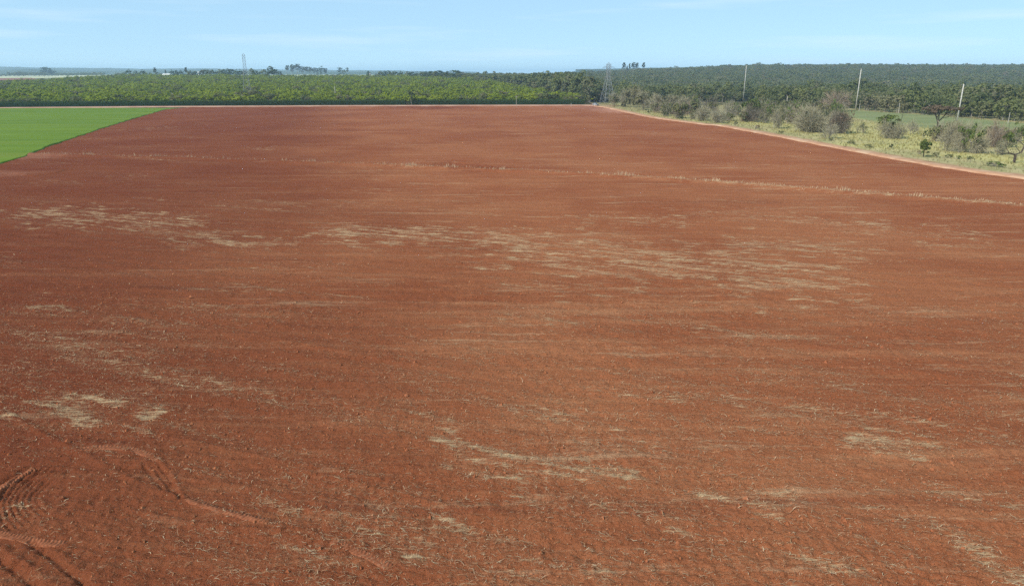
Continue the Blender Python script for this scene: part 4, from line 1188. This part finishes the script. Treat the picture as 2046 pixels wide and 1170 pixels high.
shrub('shrub', 'dark grey shrub with green crown top and shade beneath, below the leftmost pole', 401, 1497, 245, 54, 40, M_BUSHLEAF, M_TWIGDARK, 12, 1500, leaf_top=True, low=True)
shrub('shrub', 'upright olive grey bush between the shaded shrub and the wide pale thicket', 402, 1553, 258, 32, 42, M_OLIVE, M_TWIG, 12, 1000, low=True)
shrub('shrub', 'wide pale grey leafless thicket left of the dense dark brown bush', 403, 1612, 266, 66, 50, None, M_TWIG, 0, 2400, low=True)
shrub('shrub', 'dense dark brown bush casting a black shadow to its right', 404, 1676, 268, 50, 44, M_BROWNLEAF, M_TWIGDARK, 22, 2600, low=True, leafsize=.28, bark=M_BARKDARK)
shrub('shrub', 'leafy green and brown bush top behind the dense dark brown bush', 405, 1672, 252, 40, 36, M_BUSHLEAF, M_TWIG, 14, 800, leaf_top=True)
shrub('bare_tree', 'large bare spreading tree at the wood edge left of the middle pole', 406, 1672, 224, 56, 38, None, M_TWIGRED, 0, 900, cat='tree', first=.22)
shrub('shrub', 'small pale leafless shrub at the grass edge in front of the dark brown bush', 407, 1655, 278, 40, 36, None, M_TWIG, 0, 1000)
shrub('shrub', 'open shrub with a flat green top below the green crop strip', 408, 1766, 278, 60, 44, M_BUSHLEAF, M_TWIG, 14, 1300, leaf_top=True, low=True)
shrub('shrub', 'thin grey bare tree touching the right of the flat green topped shrub', 409, 1795, 280, 34, 38, None, M_TWIG, 0, 1100)
shrub('shrub', 'big grey green bush with one bright green clump, second from the right edge', 411, 1936, 308, 58, 62, M_BUSHLEAF, M_TWIG, 14, 2000, low=True)
shrub('shrub', 'misty grey leafless bush left of the big grey green bush', 412, 1903, 304, 44, 58, None, M_TWIG, 0, 1800, low=True)
shrub('shrub', 'reddish bare shrub between the big grey green bush and the dead trunk', 413, 1982, 296, 44, 54, None, M_TWIGRED, 0, 1500, low=True)
shrub('shrub', 'tiny dark green bush alone in the yellow grass near the road', 415, 1780, 299, 12, 9, M_DARKLEAF, M_TWIG, 10, 200, leafsize=.6)
shrub('shrub', 'pale silvery leafless shrub at the left end of the grass by the road bend', 418, 1432, 247, 42, 30, None, M_TWIG, 0, 1300, low=True)
shrub('shrub', 'pale leafless shrub just left of the silvery one at the road bend', 419, 1404, 243, 40, 28, None, M_TWIG, 0, 1200, low=True)
shrub('shrub', 'dark green bush at the wood edge beside the pale short pillar', 424, 1588, 226, 34, 24, M_BUSHLEAF, M_TWIG, 18, 300)
shrub('shrub', 'mixed grey and green scrub behind the silvery shrubs', 425, 1420, 229, 46, 26, M_OLIVE, M_TWIGDARK, 14, 900)
shrub('shrub', 'feathery grey shrub left of the shaded shrub under the leftmost pole', 426, 1462, 232, 40, 30, M_BUSHLEAF, M_TWIG, 14, 900)
shrub('shrub', 'olive scrub right of the shaded shrub under the leftmost pole', 427, 1530, 234, 36, 32, M_OLIVE, M_TWIG, 16, 700)
shrub('shrub', 'small dark seedling standing above the round green tree', 428, 1846, 278, 9, 16, M_DARKLEAF, M_TWIG, 8, 100, leafsize=.6)
shrub('shrub', 'low grey bush in the hollow right of the big grey green bush', 429, 2002, 312, 40, 32, M_OLIVE, M_TWIG, 8, 1000)
shrub('shrub', 'pale brush on the slope right of the flat green topped shrub', 430, 1818, 270, 34, 28, None, M_TWIG, 0, 900)
shrub('shrub', 'low bush in the grass left of the flat green topped shrub', 431, 1722, 268, 26, 22, M_OLIVE, M_TWIG, 10, 500)
LOWG = 'low weeds along the grass edge of the dirt road'
for k, (px, py, w, h, lf) in enumerate(((1512, 259, 16, 8, M_BROWNLEAF), (1560, 268, 14, 7, M_OLIVE), (1700, 290, 22, 8, M_OLIVE), (1735, 297, 24, 8, M_OLIVE), (1868, 316, 18, 10, M_OLIVE), (1895, 319, 24, 9, M_OLIVE), (1912, 321, 14, 9, M_BUSHLEAF),
                                        (1986, 335, 38, 11, M_BUSHLEAF), (1938, 325, 18, 12, M_OLIVE), (1835, 311, 10, 9, M_BROWNLEAF), (1660, 283, 18, 8, M_OLIVE), (1470, 252, 14, 8, M_OLIVE), (1360, 240, 14, 9, M_DARKLEAF), (1330, 235, 12, 9, M_DARKLEAF), (1297, 229, 10, 8, M_DARKLEAF))):
    t = shrub('weed_clump', 'low clump of weeds at the grass edge beside the dirt road', 440 + k, px, py, w, h, lf, M_TWIG, 10, 120, cat='weeds', leafsize=.5)
    t['group'] = LOWG; t['label'] = ORD[[1986, 1938, 1912, 1895, 1868, 1835, 1735, 1700, 1660, 1560, 1512, 1470, 1360, 1330, 1297].index(px)] + ' low weed clump along the road edge counting from the right'
# grey and olive edge trees from the road end to the shrubs
EGL = 'grey green scrubby trees at the foot of the wood'
for k, (px, py, w, h, lf, lab) in enumerate(((1228, 213, 26, 26, M_OLIVE, 'olive bush at the wood foot just right of the right pylon'), (1250, 215, 30, 36, M_FORESTGREY, 'dark hollow tree at the wood foot, second right of the pylon'), (1268, 218, 24, 42, M_OLIVE, 'tall pale drooping tree right of the dark gap beside the pylon'),
        (1285, 221, 30, 38, M_FORESTGREY, 'drab rounded tree third from the dark gap beside the pylon'), (1312, 224, 34, 36, None, 'grey leafless tree in the middle of the wood foot row'), (1338, 226, 36, 34, M_FORESTGREY, 'grey green tree right of the leafless one in the wood foot row'),
        (1364, 229, 34, 34, None, 'bare pale stemmed tree near the right end of the wood foot row'), (1388, 231, 30, 36, M_FOREST, 'dark leafy tree at the right end of the wood foot row'))):
    t = shrub('scrub_tree', lab, 470 + k, px, py, w, h, lf, M_TWIG, 20, 1500 if lf is None else 700, cat='tree', leafsize=.5, low=True)
    t['group'] = EGL

# thicket of smaller bushes filling the ground before the wood
def thicket():
    pr = []
    for k, (lf, tw, nl) in enumerate(((None, 500, 0), (M_OLIVE, 400, 18), (M_FORESTGREY, 300, 22), (M_BUSHLEAF, 300, 18), (M_OLIVE, 500, 6), (M_OLIVE, 300, 20))):
        t = shrub('scrub_bush', 'scrub', 560 + k, 1400, 232, 30, 26, lf, M_TWIG if k % 2 == 0 else M_TWIGRED, nl, tw, low=True, leafsize=.45)
        pr.append((t, t.scale.copy(), lf is not None))
    g = random.Random(5); used = set()
    for q in range(66):
        zone = q % 5
        if zone < 3: px, py = g.uniform(1290, 1640), 0; py = 216 + (px - 1290) * .035 + g.uniform(0, 1) ** 1.6 * 24
        elif zone == 3: px = g.uniform(1500, 1730); py = g.uniform(226, 250)
        else: px = g.uniform(1790, 2046); py = 262 + (px - 1790) * .06 + g.uniform(0, 22)
        k = g.randrange(6); t, sc, leafy = pr[k]
        x, y = at(px, py); x = max(x, float(road_x(y)) + g.uniform(6, 11)); f = g.uniform(.55, 1.15) * (.8 if zone == 4 else 1)
        where = 'before the wood near the road bend' if zone < 3 else 'below the leftmost and middle poles' if zone == 3 else 'below the pale green crop strip'
        lab = ('olive green scrub bush ' if leafy else 'leafless grey scrub bush ') + where
        if k not in used: used.add(k); o = t; o['label'] = lab
        else: o = dup(t, (0, 0, 0), 0, 1, lab)
        o['group'] = 'small scrub bushes in the dry grass'
        o.location = (x, y, .2); o.rotation_euler = (0, 0, g.uniform(0, 6.28)); o.scale = (sc[0] * f * g.uniform(.8, 1.3), sc[1] * f, sc[2] * f)
thicket()

# flat-topped brown tree
r = bpy.data.objects.new('umbrella_tree', None); COL.objects.link(r)
tag(r, 'flat topped brown tree with a dark forked trunk by the rightmost pole', 'tree')
mb = MB()
for pts, rd in (([(0, 0, -.2), (.05, 0, 1.6), (-.1, 0, 2.4)], [.36, .3, .26]), ([(-.05, 0, 2.0), (-.7, .1, 3.6), (-1.5, .2, 5.0), (-2.8, 0, 5.9)], [.24, .2, .15, .07]), ([(0, 0, 2.3), (1.1, -.1, 3.6), (2.1, .2, 4.6), (3.6, .3, 5.6)], [.22, .18, .14, .07]),
                ([(0, 0, 2.4), (.3, .6, 4.2), (.2, 1.4, 5.6)], [.18, .14, .07]), ([(-.6, .1, 3.4), (-.2, -.4, 5.0), (.3, -.8, 6.0)], [.14, .1, .05]), ([(1.0, 0, 3.5), (2.6, .3, 3.6), (4.2, .2, 4.4)], [.1, .08, .04]), ([(-1.2, .2, 4.6), (-3.0, .3, 5.2), (-4.2, 0, 5.6)], [.1, .07, .04])):
    mb.tube(pts, rd, 5)
link('trunk', mb.mesh('trunk', M_BARKDARK), r)
link('crown', quads_mesh('crown', foliage(501, 60, 26, 5.2, .95, 6.3, .6, .24, .3, .6, (.2, 1.0)), M_BROWNLEAF), r)
place(r, 1872, 259, 46, 7.4)
# small round green tree
t = make_tree('round_tree', 'small round green tree in the yellow grass beside the road', 'tree', quads_mesh('crown', foliage(510, 34, 20, 1.25, 1.35, 2.6, .42, .40), M_BUSHLEAF), trunk_mb(511, 2.2, .12, 3, .5).mesh('trunk', M_BARKDARK))
place(t, 1845, 316, 36, 4.3)
# crooked bare tree at the right edge
r = bpy.data.objects.new('crooked_tree', None); COL.objects.link(r)
tag(r, 'crooked bare tree with a short stout trunk and one high limb at the right edge', 'tree')
mb = MB(); tp = []
for pts, rd in (([(0, 0, -.2), (.05, 0, 1.0), (0, 0, 1.8)], [.30, .26, .24]), ([(0, 0, 1.7), (-1.3, 0, 2.0), (-2.8, .1, 1.95), (-4.2, .2, 2.5)], [.18, .13, .09, .04]), ([(0, 0, 1.7), (1.1, 0, 2.2), (1.5, .1, 3.4), (1.7, 0, 5.2), (1.5, .2, 6.3)], [.2, .17, .14, .09, .04]),
                ([(-1.3, 0, 2.0), (-2.0, .2, 3.0), (-2.4, .1, 3.9)], [.08, .06, .03]), ([(1.5, .1, 3.4), (.4, .3, 4.3), (-.6, .2, 4.7)], [.08, .05, .03]), ([(1.6, .1, 4.2), (2.6, 0, 4.9), (3.3, .1, 5.6)], [.08, .05, .03]), ([(.9, 0, 2.1), (.3, .5, 3.0), (-.3, .6, 3.8)], [.07, .05, .02])):
    mb.tube(pts, rd, 5); tp += [Vector(pts[-1]), Vector(pts[-2]), Vector(pts[-1]) * .8 + Vector(pts[-2]) * .2]
link('trunk', mb.mesh('trunk', M_BARKDARK), r)
link('twigs', quads_mesh('twigs', twigs(520, tp, 420, .9, .013), M_TWIG), r)
place(r, 2025, 328, 66, 6.6)
# dead trunk
r = bpy.data.objects.new('dead_tree', None); COL.objects.link(r)
tag(r, 'dead broken trunk with one thin side branch near the right edge', 'tree')
mb = MB()
mb.tube([(0, 0, -.2), (.05, 0, 2), (-.05, 0, 4.2), (0, 0, 4.5)], [.30, .27, .2, .1], 6); mb.tube([(.1, 0, 2.2), (.9, 0, 3.4), (1.8, .1, 4.6), (2.0, 0, 5.4)], [.12, .1, .06, .03], 4); mb.tube([(0, 0, 4.3), (-.2, 0, 5.6), (-.1, 0, 6.8)], [.1, .06, .03], 4)
link('trunk', mb.mesh('trunk', M_BARKDARK), r); place(r, 2009, 293, 48, 6.8)
for px, py, h, lab in ((1800, 246, 24, 'thin dead sapling standing against the pale green crop strip'), (1911, 252, 22, 'dark stump like sapling at the foot of the rightmost pole'), (1726, 262, 18, 'thin dry sapling in the grass left of the flat green topped shrub')):
    r = bpy.data.objects.new('dead_sapling', None); COL.objects.link(r); tag(r, lab, 'tree', 'thin dead saplings in the grass')
    mb, tips = branching(int(px), 3.2, .09, 2, 2, .55, .42); link('trunk', mb.mesh('trunk', M_BARKDARK), r); place(r, px, py, h, 3.2)

# ------------------------------------------------------------------ poles, posts, pylons
def big_pole(px, py, Y, toppy, lean, label):
    b = atY(px, py, Y); h = atY(px, toppy, Y)[2]
    r = bpy.data.objects.new('power_pole', None); COL.objects.link(r); tag(r, label, 'pole', 'tall pale concrete poles right of the field')
    r.location = (b[0], Y, 0)
    link('shaft', MB().tube([(0, 0, -.4), (0, 0, h * .5), (0, 0, h)], [.30, .26, .20], 8).mesh('shaft', M_CONC, True), r)
    mb = MB()
    for z in (h - .5, h - 3.0, h - 5.5): mb.tube([(-.2, -.1, z), (-1.3, -.1, z + .25)], [.07, .05], 5)
    link('bracket', mb.mesh('bracket', M_STEEL), r)
    mb = MB()
    for z in (h - .5, h - 3.0, h - 5.5): mb.tube([(-1.3, -.1, z + .25), (-1.32, -.1, z - .7)], [.09, .07], 6)
    link('insulator', mb.mesh('insulator', M_CERAMIC), r)
big_pole(1484.5, 205, 563, 131, 0, 'leftmost of the three tall pale concrete poles, farthest from the viewer')
big_pole(1709.5, 218, 400, 137.5, 0, 'middle one of the three tall pale concrete poles, before the hillside')
big_pole(1912.5, 240, 303, 168, 0, 'rightmost and nearest tall pale concrete pole, behind the shrubs')

def post(px, py, toppy, label, w=.13, mat=None, arm=False, Y=None):
    x, y = at(px, py)
    if Y: x, y = atY(px, py, Y)[:2]
    h = max(atY(px, toppy, y)[2], 1.0); z0 = float(terr(x, y))
    r = bpy.data.objects.new('wooden_post' if not arm else 'small_pole', None); COL.objects.link(r); tag(r, label, 'post')
    r.location = (x, y, z0)
    link('shaft', MB().tube([(0, 0, -.3), (.05, 0, (h - z0) * .5), (0, 0, h - z0)], [w * 1.15, w, w * .85], 6).mesh('shaft', mat or M_POST), r)
    if arm:
        link('cross_arm', MB().box((-.9, -.06, h - z0 - .75), (.9, .06, h - z0 - .6)).mesh('cross_arm', M_POST), r)
    else:
        link('cap', MB().tube([(0, 0, h - z0), (0, 0, h - z0 + .08)], [w * .95, w * .4], 6).mesh('cap', M_POST), r)
    return r
post(1571, 214, 193, 'pale weathered pillar at the wood edge right of the leftmost pole', .30, M_POST)
post(1716, 224, 207, 'thin pale post beside the middle tall pole', .16)
post(1794.5, 228, 206, 'thin post in front of the wood between the middle and right poles', .16)
post(2013, 250, 225, 'thin pale post against the wood near the right edge', .13)
post(1031.5, 213, 191, 'pale pole standing at the hedge front left of the dirt road end', .12, M_POST, True)
post(1141, 213, 206.5, 'short pale post before the right end of the hedge', .16)
post(990, 0, 154, 'pale pole at the orchard back where the wood begins', .28, M_CONC, True, 1010)
post(993, 0, 178, 'pale pole among the orchard crowns left of the hedge front pole', .20, M_CONC, True, 620)
post(656, 0, 173, 'pale pole among the orchard crowns in the middle of the orchard', .22, M_CONC, True, 560)
post(805, 0, 144, 'pale pole on the far edge of the orchard before the skyline belt', .30, M_CONC, True, 1180)
post(318, 0, 186, 'pale pole in the left front rows of the orchard', .18, M_CONC, True, 520)

def pylon(px, Y, toppy, base_w, waist_w, waist_z, cage_w, label, arms):
    b = atY(px, 200, Y); H = atY(px, toppy, Y)[2]; g = float(terr(b[0], Y)); H -= g; waist_z -= g
    r = bpy.data.objects.new('lattice_pylon', None); COL.objects.link(r); tag(r, label, 'pylon', 'lattice pylons beyond the field')
    r.location = (b[0], Y, g); r.rotation_euler = (0, 0, R(20))
    def half(z): return (base_w + (waist_w - base_w) * z / waist_z) / 2 if z < waist_z else (waist_w + (cage_w - waist_w) * min(1, (z - waist_z) / 3)) / 2
    zs = list(np.linspace(0, waist_z, 7)) + list(np.linspace(waist_z, H - 1.2, 6))[1:]
    for sx, sy in ((1, 1), (-1, 1), (-1, -1), (1, -1)):
        link('leg', MB().tube([(sx * half(z), sy * half(z), z - (.4 if z == 0 else 0)) for z in zs], .12, 4).mesh('leg', M_STEEL), r)
    mb = MB()
    for z0, z1 in zip(zs[:-1], zs[1:]):
        a, c = half(z0), half(z1); q0 = [(a, a), (-a, a), (-a, -a), (a, -a)]; q1 = [(c, c), (-c, c), (-c, -c), (c, -c)]
        for k in range(4):
            k2 = (k + 1) % 4
            mb.tube([(*q0[k], z0), (*q1[k2], z1)], .065, 3); mb.tube([(*q0[k2], z0), (*q1[k], z1)], .065, 3); mb.tube([(*q1[k], z1), (*q1[k2], z1)], .06, 3)
    tag(link('bracing', mb.mesh('bracing', M_STEEL), r), kind='stuff')
    mb = MB(); c = half(H)
    for k in range(4):
        sx, sy = ((1, 1), (-1, 1), (-1, -1), (1, -1))[k]; mb.tube([(sx * c, sy * c, H - 1.2), (0, 0, H)], .10, 4)
    link('peak', mb.mesh('peak', M_STEEL), r)
    for z, half_l in arms:
        mb = MB(); z -= g; hh = half(z)
        for s in (-1, 1):
            for o_ in (-1, 1): mb.tube([(s * hh, o_ * hh, z), (s * half_l, 0, z + .1)], .08, 3); mb.tube([(s * hh, o_ * hh, z + 1.1), (s * half_l, 0, z + .15)], .06, 3)
        link('cross_arm', mb.mesh('cross_arm', M_STEEL), r)
        for s in (-1, 1): link('insulator', MB().tube([(s * half_l, 0, z), (s * half_l, 0, z - 1.1)], [.08, .08], 5).mesh('insulator', M_CERAMIC), r)
pylon(496, 560, 107, 6.6, 2.4, 22.0, 1.9, 'slender lattice pylon rising out of the orchard at left', [])
pylon(1213.5, 516, 125, 8.2, 1.7, 18.5, 2.3, 'wide footed lattice pylon with a cross arm near the end of the dirt road', [(23.6, 4.6)])

# ------------------------------------------------------------------ farm buildings and car
def gable_house(name, px, py, Y, w, d, h, roof_h, label, wallm, roofm):
    x, _, z = atY(px, py, Y); g = float(terr(x, Y))
    r = bpy.data.objects.new(name, None); COL.objects.link(r); tag(r, label, 'building'); r.location = (x, Y, g); r.rotation_euler = (0, 0, R(-6))
    link('wall', MB().box((-w / 2, -d / 2, -.3), (w / 2, d / 2, h)).mesh('wall', wallm), r)
    e = .6
    rv = [(-w / 2 - e, -d / 2 - e, h + .02), (w / 2 + e, -d / 2 - e, h + .02), (w / 2 + e, d / 2 + e, h + .02), (-w / 2 - e, d / 2 + e, h + .02), (-w / 2 - e, 0, h + roof_h), (w / 2 + e, 0, h + roof_h)]
    link('roof', MB().add(rv, [(3, 2, 1, 0), (0, 1, 5, 4), (2, 3, 4, 5), (3, 0, 4), (1, 2, 5)]).mesh('roof', roofm), r)
    return r
def farm_parts(r, w, d, h, nwin):
    for k in range(nwin):
        x = -w / 2 + w * (k + .7) / (nwin + .4)
        f = link('window', MB().box((x - .7, -d / 2 - .06, h * .4), (x + .7, -d / 2 + .04, h * .8)).mesh('window', M_WHITE), r)
        link('pane', MB().box((x - .58, -d / 2 - .09, h * .44), (x + .58, -d / 2 - .062, h * .76)).mesh('pane', M_GLASS), f)
    link('door', MB().box((w / 2 - 1.6, -d / 2 - .05, 0), (w / 2 - .6, -d / 2 + .05, h * .8)).mesh('door', M_POST), r)
h_ = atY(333, 150, 1335)[2]; 
g_ = float(terr(*atY(333, 150, 1335)[:2]))
r = gable_house('farmhouse', 333, 150, 1335, 13, 9, max(h_ - g_ - .5, 3.0), 2.6, 'long low farm building with bright white roof on the skyline', M_WALL, M_WHITE); farm_parts(r, 13, 9, max(h_ - g_ - .5, 3.0), 4)
x_, _, z_ = atY(396.5, 145, 1320); g_ = float(terr(x_, 1320))
r = bpy.data.objects.new('water_tower', None); COL.objects.link(r); tag(r, 'small white tank among the skyline trees right of the white roof', 'tank'); r.location = (x_, 1320, g_)
hh = z_ - g_
link('tank', MB().tube([(0, 0, hh - 2.2), (0, 0, hh + 1.2), (0, 0, hh + 1.7)], [1.3, 1.3, .5], 12).mesh('tank', M_WHITE, True), r)
link('stand', MB().tube([(0, 0, -.3), (0, 0, hh - 2.15)], [.8, .7], 10).mesh('stand', M_WALL, True), r)
x_, _, z_ = atY(739.5, 148, 1285); g_ = float(terr(x_, 1285)); hh = z_ - g_
r = bpy.data.objects.new('water_tower', None); COL.objects.link(r); tag(r, 'cream tower shaped tank at the orchard back edge before a round tree', 'tank'); r.location = (x_, 1285, g_)
link('tank', MB().tube([(0, 0, hh - 1.6), (0, 0, hh + .8), (0, 0, hh + 1.2)], [1.0, 1.0, .4], 12).mesh('tank', M_WALL, True), r)
link('stand', MB().tube([(0, 0, -.3), (0, 0, hh - 1.55)], [.75, .8], 10).mesh('stand', M_WALL, True), r)

def car(px, py):
    x, y = at(px, py)
    r = bpy.data.objects.new('parked_car', None); COL.objects.link(r); tag(r, 'silver car parked on the dirt track at the far corner of the field', 'car')
    r.location = (x, y, .42); r.rotation_euler = (0, 0, R(-62))
    prof = [(-2.1, .35), (-2.15, .8), (-1.95, 1.0), (-1.0, 1.06), (-.45, 1.6), (1.2, 1.66), (1.95, 1.1), (2.1, .95), (2.12, .35)]
    vs = [(-a, s * (.88 if b < 1.2 else .70), b) for s in (-1, 1) for a, b in prof]; n = len(prof)
    fs = [tuple(range(n)), tuple(range(2 * n - 1, n - 1, -1))] + [(k, k + n, (k + 1) % n + n, (k + 1) % n) for k in range(n)]
    link('body', MB().add(vs, fs).mesh('body', M_CARW), r)
    mb = MB()
    for s in (-1, 1):
        q = [(.85, s * .855, 1.12), (-1.6, s * .855, 1.12), (-1.15, s * .735, 1.55), (.42, s * .735, 1.52)]; mb.add(q + [(a, b * .97, c) for a, b, c in q], [(0, 1, 2, 3), (7, 6, 5, 4), (0, 1, 5, 4), (1, 2, 6, 5), (2, 3, 7, 6), (3, 0, 4, 7)])
    link('side_window', mb.mesh('side_window', M_GLASS), r)
    q = [(1.0, -.74, 1.10), (1.0, .74, 1.10), (.50, .64, 1.57), (.50, -.64, 1.57)]
    link('windscreen', MB().add(q + [(a + .03, b, c + .02) for a, b, c in q], [(0, 1, 2, 3), (7, 6, 5, 4), (0, 1, 5, 4), (1, 2, 6, 5), (2, 3, 7, 6), (3, 0, 4, 7)]).mesh('windscreen', M_GLASS), r)
    link('bumper', MB().box((2.08, -.86, .36), (2.24, .86, .62)).mesh('bumper', M_TYRE), r)
    for sx in (-1, 1):
        for sy in (-1, 1):
            w = link('wheel', MB().tube([(sx * 1.3, sy * .62, .33), (sx * 1.3, sy * .92, .33)], .34, 14).mesh('wheel', M_TYRE), r)
            link('rim', MB().tube([(sx * 1.3, sy * .90, .33), (sx * 1.3, sy * .935, .33)], .2, 10).mesh('rim', M_STEEL), w)
    for sy in (-1, 1): link('headlight', MB().box((2.06, sy * .66 - .16, .68), (2.17, sy * .66 + .16, .86)).mesh('headlight', M_LAMP), r)
car(1190, 212.5)

# ------------------------------------------------------------------ air
def haze():
    me = MB().box((-17000, -16500, -12), (17000, 17500, 135)).mesh('haze', None) if False else None
    mb = MB().box((-17000, -16500, -12), (17000, 17500, 92))
    m = bpy.data.materials.new('air'); m.use_nodes = True; nt = m.node_tree; nt.nodes.clear()
    out = nt.nodes.new('ShaderNodeOutputMaterial'); v = nt.nodes.new('ShaderNodeVolumePrincipled')
    v.inputs['Color'].default_value = (0.53, 0.75, 1.0, 1); v.inputs['Density'].default_value = 0.00013; v.inputs['Anisotropy'].default_value = 0.0
    nt.links.new(v.outputs[0], out.inputs['Volume'])
    tag(link('haze', mb.mesh('haze', m)), 'pale blue air that fades the far land', 'haze', kind='stuff')
haze()
